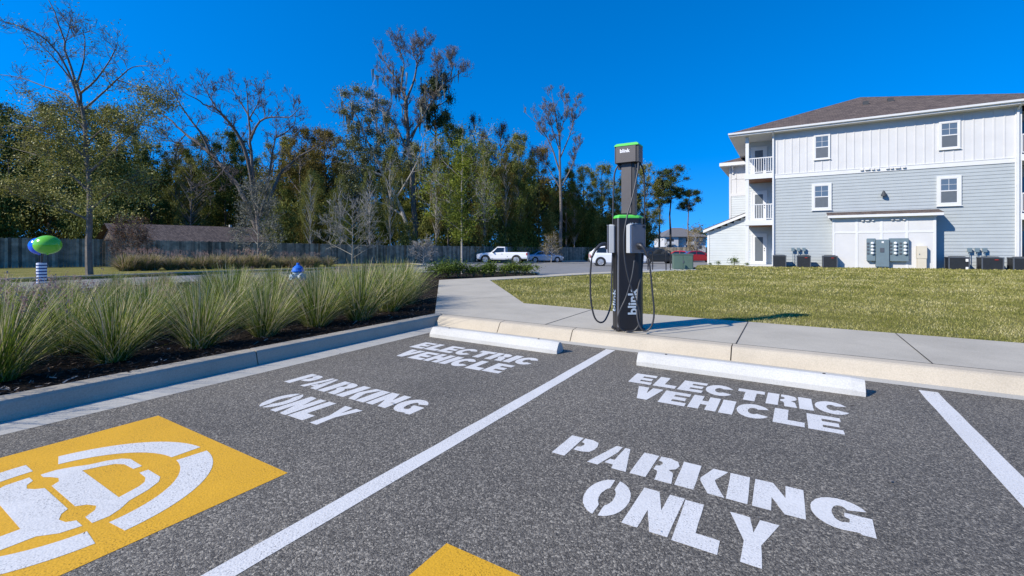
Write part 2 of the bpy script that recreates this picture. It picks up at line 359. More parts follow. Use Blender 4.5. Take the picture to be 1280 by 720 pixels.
for a, b in zip(nk[:-1], nk[1:]):
    p, q = Vector((*a, 0)), Vector((*b, 0)); sd = (q-p).normalized(); sd = Vector((-sd.y, sd.x, 0))*.15; zp, zq = gz(p.x, p.y), gz(q.x, q.y)
    vs = [(p.x, p.y, zp-.1), (q.x, q.y, zq-.1), (q.x+sd.x, q.y+sd.y, zq-.1), (p.x+sd.x, p.y+sd.y, zp-.1)]
    vs += [(x, y, z+.24) for x, y, z in vs]; far_kerb.add(vs, [(0, 1, 5, 4), (1, 2, 6, 5), (2, 3, 7, 6), (3, 0, 4, 7), (4, 5, 6, 7)])
setting(far_kerb.build('drive_kerb', M['walk']))
setting(sheet('verge', [(-50, -14), (-23.2, -14), (-23.2, 20), (-24.7, 27.2), (-28.1, 30.2), (-31.2, 32), (-28.7, 42), (-26.7, 50), (-22.2, 75), (-50, 75)], .09, M['soil'], skirt=.2))
# painted stall bays far lot
bays = MB()
for k in range(5):
    y = 33+k*2.9; bays.add([(x, yy, gz(x, yy)+.0) for x, yy in ((-27.5+k*.2, y), (-22.5, y), (-22.5, y+.12), (-27.5+k*.2, y+.12))], [(0, 1, 2, 3)])
setting(bays.build('far_bay_lines', M['white_paint']))
# ---------------------------------------------------------------- paint on the near lot
def flat(name, polys, z, m, label=None, cat=None, group=None, parent=None):
    bm = bmesh.new()
    for pl in polys:
        vs = [bm.verts.new((x, y, z)) for x, y in pl]; f = bm.faces.new(vs)
        f.normal_update()
        if f.normal.z < 0: f.normal_flip()
    bmesh.ops.triangulate(bm, faces=bm.faces[:])
    me = bpy.data.meshes.new(name); bm.to_mesh(me); bm.free(); o = link(name, me, m, parent)
    if label: tag(o, label, cat, group)
    return o
def wob(x0, x1, ya, yb, seed, taper=0):
    rnd = random.Random(seed); n = 24; L = []; Rr = []
    for i in range(n+1):
        y = ya+(yb-ya)*i/n; L.append((x0+rnd.uniform(-.003, .003), y)); Rr.append((x1+rnd.uniform(-.003, .003), y))
    return L+Rr[::-1]
flat('stall_line', [wob(-1.885, -1.775, 5.24, -1.5, 1)], .0016, M['white_paint'], 'long white painted stall line between the two electric vehicle bays', 'road marking')
flat('stall_line', [wob(.945, 1.07, 5.16, -1.5, 2)], .0016, M['white_paint'], 'white painted stall line at the right edge of the lot past the right wheel stop', 'road marking')
flat('stall_line', [wob(3.77, 3.89, 5.16, -1.5, 3)], .0016, M['white_paint'], 'white painted stall line outside the right bay, farthest right', 'road marking')
def ell(a0, a1, rx, ry, n=16, c=(.5, .5)):
    return [(c[0]+rx*math.cos(R(a0+(a1-a0)*i/n)), c[1]+ry*math.sin(R(a0+(a1-a0)*i/n))) for i in range(n+1)]
G = {
 'E': (1, [[(0, 0), (1, 0), (1, .24), (.44, .24), (.44, .385), (.92, .385), (.92, .615), (.44, .615), (.44, .77), (1, .77), (1, 1), (0, 1)]]),
 'L': (.95, [[(0, 0), (1, 0), (1, .29), (.46, .29), (.46, 1), (0, 1)]]),
 'C': (1.08, [ell(28, 332, .52, .5)+ell(318, 42, .17, .22)]),
 'T': (1, [[(0, 1), (0, .72), (.29, .72), (.29, 0), (.71, 0), (.71, .72), (1, .72), (1, 1)]]),
 'R': (1.05, [[(0, 0), (.4, 0), (.4, 1), (0, 1)], [(.46, 1), (.72, 1), (.92, .93), (1, .76), (.95, .6), (.8, .5), (.93, .43), (.97, .3), (1.02, 0), (.62, 0), (.6, .25), (.56, .36), (.46, .40), (.46, .56), (.56, .6), (.6, .69), (.56, .77), (.46, .79)]]),
 'I': (.46, [[(0, 0), (1, 0), (1, 1), (0, 1)]]),
 'V': (1.05, [[(0, 1), (.31, 0), (.69, 0), (1, 1), (.58, 1), (.5, .5), (.42, 1)]]),
 'H': (1.0, [[(0, 0), (.39, 0), (.39, .36), (.61, .36), (.61, 0), (1, 0), (1, 1), (.61, 1), (.61, .64), (.39, .64), (.39, 1), (0, 1)]]),
 'P': (1.0, [[(0, 0), (.4, 0), (.4, 1), (0, 1)], [(.46, 1), (.72, 1), (.92, .93), (1, .76), (1, .6), (.92, .43), (.72, .36), (.46, .36), (.46, .53), (.57, .57), (.61, .68), (.57, .76), (.46, .79)]]),
 'A': (1.1, [[(0, 0), (.28, 0), (.49, .72), (.49, 1), (.32, 1)], [(.56, 1), (.7, 1), (1, 0), (.64, 0), (.61, .16), (.38, .16), (.44, .36), (.56, .36)]]),
 'K': (1.08, [[(0, 0), (.42, 0), (.42, 1), (0, 1)], [(.48, .52), (.70, 1), (1.04, 1), (.80, .56), (.83, .44), (1.06, 0), (.72, 0), (.5, .4)]]),
 'N': (1.05, [[(0, 0), (.36, 0), (.36, .46), (.62, 0), (1, 0), (1, 1), (.64, 1), (.64, .54), (.38, 1), (0, 1)]]),
 'G': (1.1, [ell(30, 288, .52, .5)+[(.78, .04), (.80, 0), (1.02, 0), (1.02, .56), (.56, .56), (.56, .42), (.64, .38), (.63, .27), (.52, .24)]+ell(262, 92, .15, .26, 10)+[(.58, .72), (.62, .66)]]),
 'O': (1.1, [ell(97, 263, .52, .5)+ell(250, 110, .17, .25, 8), ell(277, 443, .52, .5)+ell(430, 290, .17, .25, 8)]),
 'Y': (1.05, [[(0, 1), (.34, .44), (.31, 0), (.70, 0), (.67, .44), (1, 1), (.62, 1), (.51, .66), (.42, 1)]]),
}
def word(txt, x0, x1, y0, y1, label, gap=.10):
    gaps = [gap]*(len(txt)-1); tot = sum(G[c][0] for c in txt)+sum(gaps); s = (x1-x0)/tot; x = x0; polys = []; rnd = random.Random(hash(len(txt))+int(x0*10))
    for i, c in enumerate(txt):
        wd = G[c][0]*s; dy = rnd.uniform(-.004, .004); sk = rnd.uniform(-.01, .01)
        for pl in G[c][1]:
            q = []
            for j, (u, v) in enumerate(pl):
                u2, v2 = pl[(j+1) % len(pl)]
                for k in range(3):
                    a, b2 = u+(u2-u)*k/3, v+(v2-v)*k/3
                    q.append((x+(a if c != 'I' else a)*wd/(1 if True else 1)+sk*b2+rnd.uniform(-.0012, .0012), y0+dy+b2*(y1-y0)+rnd.uniform(-.0012, .0012)))
            polys.append(q)
        x += wd+gap*s
    flat('painted_word', polys, .0018, M['white_paint'], label, 'road lettering', 'stencilled words painted in the electric vehicle bays')
word('ELECTRIC', -1.26, .39, 4.09, 4.40, 'white stencilled word ELECTRIC painted just in front of the right wheel stop')
word('VEHICLE', -1.13, .31, 3.68, 4.01, 'white stencilled word VEHICLE painted in the right bay, below ELECTRIC')
word('PARKING', -1.22, .31, 2.44, 2.73, 'large white stencilled word PARKING painted in the right bay, above ONLY')
word('ONLY', -.87, -.03, 1.98, 2.33, 'large white stencilled word ONLY painted in the right bay, nearest the camera')
word('ELECTRIC', -4.0, -2.31, 4.09, 4.40, 'white stencilled word ELECTRIC painted just in front of the left wheel stop')
word('VEHICLE', -3.86, -2.42, 3.68, 4.01, 'white stencilled word VEHICLE painted in the left bay, below ELECTRIC')
word('PARKING', -3.95, -2.39, 2.44, 2.73, 'white stencilled word PARKING painted in the left bay, above ONLY')
word('ONLY', -3.58, -2.74, 1.96, 2.31, 'white stencilled word ONLY painted in the left bay, between PARKING and the yellow square')
def emblem(x0, label):
    dx = x0+3.94
    t = thing('painted_emblem', label, 'road marking', (x0+.8, .66, 0), 0, 'yellow emblem squares painted in the electric vehicle bays')
    T = lambda pl: [(x+dx-(x0+.8), y-.66) for x, y in pl]
    flat('yellow_square', [T([(-3.94, -.14), (-2.34, -.14), (-2.34, 1.465), (-3.94, 1.465)])], .0014, M['yellow_paint'], parent=t)
    cx, cy = -3.075, .74
    def arc(a0, a1, n=18): return [(cx+.61*math.cos(R(a0+(a1-a0)*i/n)), cy+.63*math.sin(R(a0+(a1-a0)*i/n))) for i in range(n+1)]+[(cx+.475*math.cos(R(a1+(a0-a1)*i/n)), cy+.475*math.sin(R(a1+(a0-a1)*i/n))) for i in range(n+1)]
    ring = [arc(5, 84), arc(92, 168), arc(-62, -4), arc(180, 236)]
    mx = lambda pl: [(2*cx-x, y) for x, y in pl]
    rear = [(-3.46, .75), (-3.46, .81), (-3.43, .87), (-3.385, .93), (-3.36, 1.0), (-3.32, 1.055), (-3.27, 1.08), (-3.11, 1.08), (-3.11, 1.04), (-3.22, 1.035), (-3.27, 1.01), (-3.30, .96), (-3.33, .885), (-2.82, .885), (-2.86, .98), (-2.89, 1.015), (-2.94, 1.035), (-3.03, 1.04), (-3.03, 1.08), (-2.88, 1.08), (-2.83, 1.055), (-2.78, .99), (-2.74, .9), (-2.69, .85), (-2.66, .80), (-2.66, .74), (-2.745, .74), (-2.78, .785), (-2.82, .8), (-2.87, .78), (-2.90, .745), (-3.25, .745), (-3.28, .78), (-3.33, .79), (-3.38, .77), (-3.41, .75)]
    front = [(-3.47, .71), (-3.405, .71), (-3.37, .68), (-3.32, .67), (-3.28, .69), (-3.25, .72), (-2.90, .72), (-2.87, .69), (-2.82, .67), (-2.77, .68), (-2.745, .71), (-2.67, .71), (-2.685, .64), (-2.74, .58), (-2.74, .40), (-2.84, .30), (-2.87, .40), (-2.87, .56), (-3.27, .56), (-3.27, .40), (-3.30, .30), (-3.41, .40), (-3.41, .56), (-3.46, .62)]
    cord = [(-3.11, .48), (-3.04, .48), (-3.04, .05), (-3.11, .05)]
    flat('white_car_symbol', [T(rear), T(front)], .0026, M['white_paint'], parent=t)
    flat('white_ring', [T(r) for r in ring]+[T(cord)], .0026, M['white_paint'], parent=t)
emblem(-3.94, 'yellow painted square with white ringed car symbol in the left bay')
emblem(-1.22, 'yellow painted square in the right bay, only its far corner showing at the bottom edge')
# ---------------------------------------------------------------- wheel stops
def wheel_stop(x0, x1, label):
    L = x1-x0; t = MB(); n = 20; rnd = random.Random(int(x0*100)); pr = [(0, 0), (.0, .045), (.045, .115), (.07, .13), (.115, .13), (.14, .115), (.185, .045), (.185, 0)]
    vs = []; k = len(pr)
    for i in range(n+1):
        e = .008 if i in (0, n) else 0
        for a, b in pr: vs.append((L*i/n, a+(e if a < .09 else -e)+rnd.uniform(-.0012, .0012), max(0, b-e)))
    fs = [(i*k+j, (i+1)*k+j, (i+1)*k+(j+1) % k, i*k+(j+1) % k) for i in range(n) for j in range(k)]+[tuple(range(k)), tuple(n*k+j for j in range(k-1, -1, -1))]
    t.add(vs, fs)
    root = thing('wheel_stop', label, 'wheel stop', (x0, 4.685, .001), 0, 'white concrete wheel stops')
    t.build('concrete_bar', M['stop'], root)
    for q in (.28, L-.28):
        b = MB(); b.lathe([(.012, .128), (.012, .134), (.006, .136)], 10, (q, .092, 0)); b.build('steel_pin', M['joint'], root)
wheel_stop(-4.21, -2.28, 'white concrete wheel stop at the head of the left bay')
wheel_stop(-1.36, .535, 'white concrete wheel stop at the head of the right bay, right of the dividing line')

# ---------------------------------------------------------------- apartment building
M['lap'] = simple('blue_grey_lap_siding', (.36, .39, .395), .6, var=.05, sc=1.5)
M['lap2'] = simple('pale_lap_siding', (.50, .53, .53), .6, var=.05, sc=1.5)
M['white'] = simple('white_trim_paint', (.63, .63, .62), .5, var=.04, sc=2)
M['panel'] = simple('white_panel_paint', (.57, .565, .555), .55, var=.05, sc=1.2)
M['soffit'] = simple('soffit_board', (.62, .61, .59), .7, var=.05)
M['wood'] = simple('stained_wood', (.22, .09, .035), .6, var=.25, sc=8)
M['dark'] = simple('dark_fittings_recess_shade', (.05, .055, .06), .6, var=.1)  # dark fittings; also paints the recess shade on the far block
M['glass'] = simple('window_glass', (.035, .05, .07), .08, spec=.9, var=0)
M['pane'] = simple('sky_tinted_glass', (.10, .13, .16), .12, spec=.9, var=0)  # sky reflection put into the paler base colour
M['blind'] = simple('drawn_blinds', (.24, .25, .255), .7, var=.06, sc=6)
M['screen'] = simple('insect_screen', (.10, .115, .13), .5, spec=.5, var=.08, sc=6)
def make_shingle():
    m, t, b, L, N, noise, ramp, mix, bump = mat('roof_shingles', (.15, .13, .11), .95, spec=.1)
    br = N('ShaderNodeTexBrick'); tc = N('ShaderNodeTexCoord'); L(tc.outputs['Object'], br.inputs['Vector'])
    br.inputs['Scale'].default_value = 1; br.inputs['Brick Width'].default_value = .3; br.inputs['Row Height'].default_value = .14; br.inputs['Mortar Size'].default_value = .008
    br.inputs['Color1'].default_value = (.155, .125, .11, 1); br.inputs['Color2'].default_value = (.085, .07, .066, 1); br.inputs['Mortar'].default_value = (.04, .035, .03, 1)
    c = mix(br.outputs[0], ramp(noise(8, 4, .7).outputs[0], [(.3, (.7, .7, .7)), (.7, (1.35, 1.3, 1.25))]).outputs[0], 1.0, 'MULTIPLY'); L(c, b.inputs['Base Color']); return m
M['shingle'] = make_shingle()
WY = 34.5; BZ = -.12
XL, XR = wx(966, WY), wx(1273, WY)
def lapwall(x0, x1, y, z0, z1, step=.19, th=.022, ydir=-1):
    b = MB(); z = z0; n = int(math.ceil((z1-z0)/step)); 
    for i in range(n):
        a, c = z0+i*step, min(z1, z0+(i+1)*step)
        b.add([(x0, y+ydir*th, a), (x1, y+ydir*th, a), (x1, y, c), (x0, y, c), (x0, y, a), (x1, y, a)], [(0, 1, 2, 3), (4, 5, 1, 0)])
    b.add([(x0, y, z0), (x0, y+.2, z0), (x0, y+.2, z1), (x0, y, z1)], [(0, 1, 2, 3)])
    return b
bld = thing('apartment_building', 'three storey white and blue grey apartment building standing beyond the lawn at right', 'building', (XL, WY, BZ))
SPLIT = {'corner_board', 'balcony_floor', 'roof_vent', 'downspout', 'balcony_ceiling', 'balcony_post', 'side_balcony_floor', 'side_post', 'patio_glass', 'eave_bracket'}
def bpart(b, name, m, parent=None, smooth=False):        # mesh given in world coordinates, hung under the building
    if name in SPLIT:
        for q in b.clusters():
            o = q.build(name, m, parent or bld, smooth); o.data.transform(Matrix.Translation((-XL, -WY, -BZ)))
        return o
    o = b.build(name, m, parent or bld, smooth)
    o.data.transform(Matrix.Translation((-XL, -WY, -BZ))); return o
BAND = 5.84; EAV = 8.80
bpart(lapwall(XL, XR, WY, BZ+.12, BAND-.14), 'siding_wall', M['lap'])
b = MB(); b.box(XL, XR, WY-.01, WY+.25, BAND+.14, EAV+.1); bpart(b, 'panel_wall', M['panel'])
b = MB(); x = XL+.22
while x < XR-.1: b.box(x, x+.055, WY-.035, WY-.01, BAND+.14, EAV+.05); x += .405
b.box(XL, XR, WY-.05, WY, EAV-.22, EAV+.08); bpart(b, 'battens', M['panel'])
b = MB(); b.box(XL, XR, WY-.05, WY+.05, BAND-.14, BAND+.14); b.box(XL, XR, WY-.07, WY+.05, BAND+.10, BAND+.143); bpart(b, 'band_board', M['white'])
b = MB(); b.box(XL-.01, XL+.14, WY-.055, WY+.2, BZ+.1, EAV); b.box(XR-.14, XR+.01, WY-.055, WY+.2, BZ+.1, EAV); bpart(b, 'corner_board', M['white'])
b = MB(); b.box(XL, XR, WY-.015, WY+.3, BZ-.6, BZ+.12); bpart(b, 'foundation', M['kerb2'])
b = MB(); b.box(wx(932.5, WY)+.1, XR+1.75, WY+2.15, WY+28, BZ-.5, EAV); b.box(XL+.021, XR-.02, WY+.26, WY+2.14, BZ-.5, EAV); bpart(b, 'inner_mass', M['panel'])
# roof: hip, front eave at EY, left eave at EX
EY, EX, EZ = WY-.55, wx(911.5, WY-.55), EAV+.12
SL = .42; D = 30; ER = EX+15.9
h2 = 7.95
hipA = (EX+7.95, EY+7.95); rz_ = EZ+SL*7.95
b = MB(); top = [(EX, EY, EZ), (ER, EY, EZ), (ER, EY+D, EZ), (EX, EY+D, EZ), (EX+h2, EY+h2, EZ+SL*h2), (EX+h2, EY+D-h2, EZ+SL*h2)]
b.add(top, [(0, 1, 4), (1, 2, 5, 4), (2, 3, 5), (3, 0, 4, 5)])
roof = bpart(b, 'roof', M['shingle'])
b = MB()
for px, py in ((1082, 135), (1113, 132)):
    # small roof vents on the front slope
    t_ = 4.6; X = wx(px, EY+t_); zz = EZ+SL*t_; b.box(X-.15, X+.15, EY+t_-.15, EY+t_+.15, zz-.08, zz+.18)
o = bpart(b, 'roof_vent', M['dark'], roof)
b = MB(); X = EX+h2+1.9; b.tube([(X, EY+h2+3, EZ+SL*(h2-1.9)-.1), (X, EY+h2+3, EZ+SL*(h2-1.9)+1.0)], .05, 8); bpart(b, 'vent_pipe', M['white'], roof)
b = MB(); b.box(EX, ER, EY-.02, EY+.03, EZ-.24, EZ-.008); b.box(EX-.02, EX+.03, EY+.03, EY+D, EZ-.24, EZ-.008)
b.prism([(EY-.14, EZ-.02), (EY-.13, EZ-.13), (EY-.08, EZ-.16), (EY-.022, EZ-.16), (EY-.022, EZ-.02)], EX-.05, ER, 'x')
bpart(b, 'fascia_gutter', M['white'])
b = MB(); b.box(EX+.03, ER, EY+.03, WY-.052, EZ-.25, EZ-.22); b.box(EX+.03, XL-.012, WY-.052, EY+D, EZ-.25, EZ-.22); bpart(b, 'soffit', M['soffit'])
# downspouts
b = MB(); 
for X in (XL+.02, XR-.05):
    b.box(X-.045, X+.045, WY-.15, WY-.075, BZ+.25, EAV-.35); b.prism([(WY-.15, EAV-.35), (WY-.075, EAV-.35), (EY+.02, EZ-.26), (EY-.06, EZ-.2)], X-.045, X+.045, 'x')
    b.prism([(WY-.15, BZ+.25), (WY-.075, BZ+.25), (WY-.2, BZ+.08), (WY-.32, BZ+.08)], X-.045, X+.045, 'x')
bpart(b, 'downspout', M['white'])
def window(px0, px1, py0, py1, trim, Y=None, tw=.11):
    Y = Y or WY-.03; x0, x1 = wx(px0, Y), wx(px1, Y); pm = (px0+px1)/2; z1, z0 = wz(pm, py0, Y), wz(pm, py1, Y)
    f = MB(); y0 = Y-.06
    def fr(x0, x1, z0, z1, w_, ya, yb):
        f.box(x0-w_, x0, ya, yb, z0-w_, z1+w_); f.box(x1, x1+w_, ya, yb, z0-w_, z1+w_); f.box(x0, x1, ya, yb, z1, z1+w_); f.box(x0, x1, ya, yb, z0-w_, z0)
    fr(x0, x1, z0, z1, trim, y0, Y+.02)
    fr(x0+.035, x1-.035, z0+.035, z1-.035, .035, y0+.012, Y+.02)
    zm = (z0+z1)/2; f.box(x0, x1, y0+.006, Y, zm-.03, zm+.03)
    f.box(x0-trim-.03, x1+trim+.03, y0-.03, y0+.01, z0-trim-.03, z0-trim+.01)
    fo = bpart(f, 'window', M['white'])
    g_ = MB(); g_.box(x0+.035, x1-.035, y0+.04, y0+.045, zm+.03, z1-.035); bpart(g_, 'upper_pane', M['pane'], fo)
    g_ = MB(); g_.box(x0+.035, x1-.035, y0+.028, y0+.033, z0+.035, zm-.03); bpart(g_, 'lower_pane', M['screen'], fo)
    mu = MB(); xm = (x0+x1)/2; zu = (zm+z1)/2; mu.box(xm-.008, xm+.008, y0+.026, y0+.038, zm+.03, z1-.035); mu.box(x0+.035, xm-.008, y0+.026, y0+.038, zu-.008, zu+.008); mu.box(xm+.008, x1-.035, y0+.026, y0+.038, zu-.008, zu+.008); bpart(mu, 'muntin', M['white'], fo)
window(1019, 1036, 170, 198, .07); window(1176, 1197.5, 153.5, 184.5, .09)
window(1018, 1036, 232, 260, .14); window(1175, 1197, 223, 254, .15)
# vent row under the band, the wall light
def vents(name, specs, Y, m):
    for px, py, s_ in specs:
        X = wx(px, Y); z = wz(px, py, Y); b = MB(); b.bbox(X-s_*.75, X+s_*.75, Y-.09, Y+.0, z-.05, z+.045, .012); bpart(b, name, m)
vents('wall_vent', [(1077, 212.2, .09), (1084, 211.6, .15), (1091, 211.4, .09), (1097, 211, .09), (1109, 210.3, .09), (1114.5, 210, .09), (1122, 209.5, .15), (1130, 209, .09)], WY-.07, M['soffit'])
X = wx(1104, WY); z = wz(1104, 243, WY)
b = MB(); b.lathe([(.03, z+.2), (.06, z+.15), (.13, z-.05), (.14, z-.12), (.02, z-.13)], 14, (X, WY-.2, 0)); b.tube([(X, WY-.02, z+.08), (X, WY-.12, z+.22), (X, WY-.2, z+.19)], .018, 6); bpart(b, 'wall_lamp', M['dark'], smooth=False)
# utility bump-out
BY = WY-.75; bx0, bx1 = wx(1041, BY), wx(1170.5, BY)
bt = wz(1105, 268, BY-.25)
b = MB(); b.box(bx0, bx1, BY, WY, BZ-.4, bt-.06); bump_o = bpart(b, 'utility_bay', M['panel'])
b = MB(); 
for px in (1042, 1071, 1102, 1133.5, 1168.5):
    X = wx(px, BY); b.box(X-.055, X+.055, BY-.022, BY-.001, BZ-.02, bt-.2)
zz = wz(1105, 290, BY); b.box(bx0+.06, bx1-.05, BY-.0195, BY-.001, zz-.055, zz+.055); b.box(bx0-.03, bx1+.02, BY-.03, BY-.001, bt-.2, bt-.062); b.box(bx0, bx1, BY-.0215, BY-.001, BZ-.1, BZ+.08)
bpart(b, 'panel_battens', M['white'], bump_o)
rx0, rx1 = wx(1034.5, BY-.3), wx(1180, BY-.3)
b = MB(); b.add([(rx0, BY-.3, bt), (rx1, BY-.3, bt), (rx1, WY, bt+.22), (rx0, WY, bt+.22), (rx0, BY-.3, bt+.05), (rx1, BY-.3, bt+.05), (rx1, WY, bt+.27), (rx0, WY, bt+.27)], [(0, 1, 2, 3), (4, 5, 6, 7), (0, 1, 5, 4), (0, 3, 7, 4), (1, 2, 6, 5)]); bpart(b, 'canopy_roof', M['shingle'], bump_o)
b = MB(); b.box(rx0+.01, rx1-.01, BY-.33, BY-.302, bt-.13, bt+.02); b.box(rx0+.01, rx1-.01, BY-.30, BY-.0, bt-.062, bt-.03); b.add([(rx0+.01, BY-.3, bt-.1), (rx0+.01, WY, bt+.1), (rx0+.01, WY, bt+.2), (rx0+.01, BY-.3, bt)], [(0, 1, 2, 3)]); bpart(b, 'canopy_fascia', M['white'], bump_o)
vents('bay_vent', [(1078, 275.6, .07), (1084, 275.3, .12), (1091, 275, .07), (1115, 274.2, .07), (1121.5, 274, .12), (1130, 274, .07)], BY-.03, M['soffit'])
# left balcony stack
QX0 = wx(932.5, WY); QD = 2.0
f2, f3 = 3.0, 6.12
b = MB()
for z in (f2, f3): b.box(QX0-.08, XL-.015, WY-.06, WY+QD, z-.34, z-.0)
b.box(QX0-.08, XL-.015, WY-.06, WY+QD, BZ-.5, BZ+.1)
bpart(b, 'balcony_floor', M['white'])
b = MB()
for z in (f2, f3): b.box(QX0+.05, XL-.02, WY+.02, WY+QD, z-.38, z-.342)
bpart(b, 'balcony_ceiling', M['wood'])
b = MB(); 
for za, zb in ((BZ+.1, f2-.34), (f2, f3-.34), (f3, EZ-.25)):
    b.box(QX0-.03, QX0+.17, WY-.02, WY+.18, za, zb)
bpart(b, 'balcony_post', M['white'])
bpart(lapwall(QX0, XL, WY+QD, BZ, EAV), 'recess_wall', M['lap2'])
b = MB(); b.box(XL-.0, XL+.02, WY+.2, WY+QD, BZ, EAV); bpart(b, 'recess_side_wall', M['lap'])
def railing(x0, x1, y, z, name='railing'):
    b = MB(); b.box(x0, x1, y-.03, y+.03, z+1.02, z+1.08); b.box(x0, x1, y-.02, y+.02, z+.08, z+.13); x = x0+.06
    while x < x1: b.box(x-.018, x+.018, y-.018, y+.018, z+.13, z+1.02); x += .135
    return bpart(b, name, M['white'])
for z in (f2, f3): railing(QX0+.17, XL-.02, WY+.05, z)
for z, dz in ((BZ+.1, 2.08), (f2, 2.08), (f3, 2.08)):
    x0 = wx(940.5, WY+QD); x1 = wx(957, WY+QD); yy = WY+QD-.03
    b = MB(); b.box(x0-.1, x0, yy-.03, yy, z, z+dz+.1); b.box(x1, x1+.1, yy-.03, yy, z, z+dz+.1); b.box(x0, x1, yy-.03, yy, z+dz, z+dz+.1); b.box(x0, x1, yy-.015, yy+.0, z, z+dz); do = bpart(b, 'balcony_door', M['white'])
    b = MB(); b.box(x0+.16, x1-.16, yy-.022, yy-.0165, z+.22, z+dz-.16); bpart(b, 'door_glass', M['screen'], do)
    b = MB(); b.box(x1-.1, x1-.05, yy-.06, yy-.016, z+.95, z+1.0); b.box(x1-.1, x1-.05, yy-.05, yy-.016, z+1.1, z+1.16); bpart(b, 'handle', M['dark'], do)
# right balcony bay
RX1 = XR+1.85
b = MB()
for z in (f2, f3): b.box(XR+.02, RX1, WY-.05, WY+QD, z-.34, z)
b.box(XR+.02, RX1, WY-.05, WY+QD, BZ-.5, BZ+.1); bpart(b, 'side_balcony_floor', M['white'])
bpart(lapwall(XR+.02, RX1, WY+QD, BZ, EAV), 'side_recess_wall', M['lap']); 
for z in (f2, f3): railing(XR+.1, RX1-.1, WY+.02, z, 'side_railing')
b = MB(); b.box(RX1-.2, RX1, WY-.04, WY+.16, BZ, EAV); b.box(XR+.02, XR+.12, WY-.04, WY+.16, BZ, EAV); bpart(b, 'side_post', M['white'])
b = MB(); x0 = XR+.3; b.box(x0, x0+1.2, WY+QD-.06, WY+QD-.03, BZ+.1, BZ+2.2); b.box(x0, x0+1.2, WY+QD-.06, WY+QD-.03, f2, f2+2.1); b.box(x0, x0+1.2, WY+QD-.06, WY+QD-.03, f3, f3+2.1); bpart(b, 'patio_glass', M['glass'])
# rear wing and lean-to
RY = 42.5; ra, rb = wx(911.5, RY), wx(945, RY)
o = bpart(lapwall(ra, rb+4, RY, BZ, 5.6), 'rear_wall', M['lap2'])
b = MB(); b.box(ra, rb+4, RY-.01, RY+10, 5.6, 8.5); b.box(ra-.0, ra+.14, RY-.05, RY+.1, BZ, 8.4); b.box(ra, rb+4, RY-.04, RY, 5.5, 5.75)
x = ra+.5
while x < rb+2: b.box(x, x+.06, RY-.035, RY-.01, 5.75, 8.4); x += .95
b.box(ra, rb, RY-.035, RY-.01, 6.9, 7.0)
bpart(b, 'rear_panel_wall', M['panel'])
ex, ey, ez = wx(899.5, RY-.7), RY-.7, wz(900, 204, RY-.7)
b = MB(); b.add([(ex, ey, ez), (ex+14, ey, ez), (ex+14, ey+12, ez), (ex, ey+12, ez), (ex+6, ey+6, ez+2.4), (ex+8, ey+6, ez+2.4)], [(0, 1, 5, 4), (1, 2, 5), (2, 3, 4, 5), (3, 0, 4)]); rro = bpart(b, 'rear_roof', M['shingle'])
b = MB(); b.box(ex, ex+12, ey-.08, ey, ez-.28, ez-.01); b.box(ex-.02, ex+.03, ey, ey+12, ez-.28, ez-.01); b.box(ex+.03, ex+12, ey+.0, ey+11, ez-.29, ez-.26)
bpart(b, 'rear_fascia', M['white'], rro)
b = MB()
for k in (.9, 2.0, 3.1):
    b.prism([(ey+.1, ez-.29), (RY-.04, ez-.29), (RY-.04, ez-.9), (RY-.14, ez-.9), (RY-.14, ez-.55), (ey+.1, ez-.36)], ex+k, ex+k+.1, 'x')
bpart(b, 'eave_bracket', M['white'], rro)
LY = 38.2; la, lb = wx(884.5, LY), wx(935, LY)
z0 = wz(884, 289, LY); z1 = wz(932, 269, LY); k = (z1-z0)/(lb-la)
b = MB(); step = .19; zc = BZ-.1
while zc < z1:
    za, zb = zc, zc+step
    xa = la if zb < z0 else la+(zb-z0)/k
    if xa < lb: b.add([(xa, LY-.022, za), (lb+1, LY-.022, za), (lb+1, LY, zb), (xa, LY, zb), (xa, LY, za), (lb+1, LY, za)], [(0, 1, 2, 3), (4, 5, 1, 0)])
    zc += step
b.prism([(la, BZ-.5), (lb+1, BZ-.5), (lb+1, z1), (la, z0-.08)], LY+.002, LY+4.5, 'y')
bpart(b, 'lean_to_wall', M['lap2'])
b = MB(); xe0 = la-.28; ze0 = z0-.28*k
b.prism([(xe0, ze0-.02), (lb+.3, z1+.3*k-.02), (lb+.3, z1+.3*k+.2), (xe0, ze0+.2)], LY-.35, LY-.30, 'y')
b.box(la-.02, la+.12, LY-.05, LY+.1, BZ, z0-.1)
ltf = bpart(b, 'lean_to_trim', M['white'])
b = MB(); b.prism([(xe0, ze0+.202), (lb+.3, z1+.3*k+.202), (lb+.3, z1+.3*k+.24), (xe0, ze0+.24)], LY-.37, LY+4.6, 'y'); bpart(b, 'lean_to_roof', M['shingle'])
b = MB(); b.prism([(xe0, ze0-.0), (lb+.3, z1+.3*k-.0), (lb+.3, z1+.3*k+.05), (xe0, ze0+.05)], LY-.30, LY+4.5, 'y'); bpart(b, 'lean_to_soffit', M['soffit'])
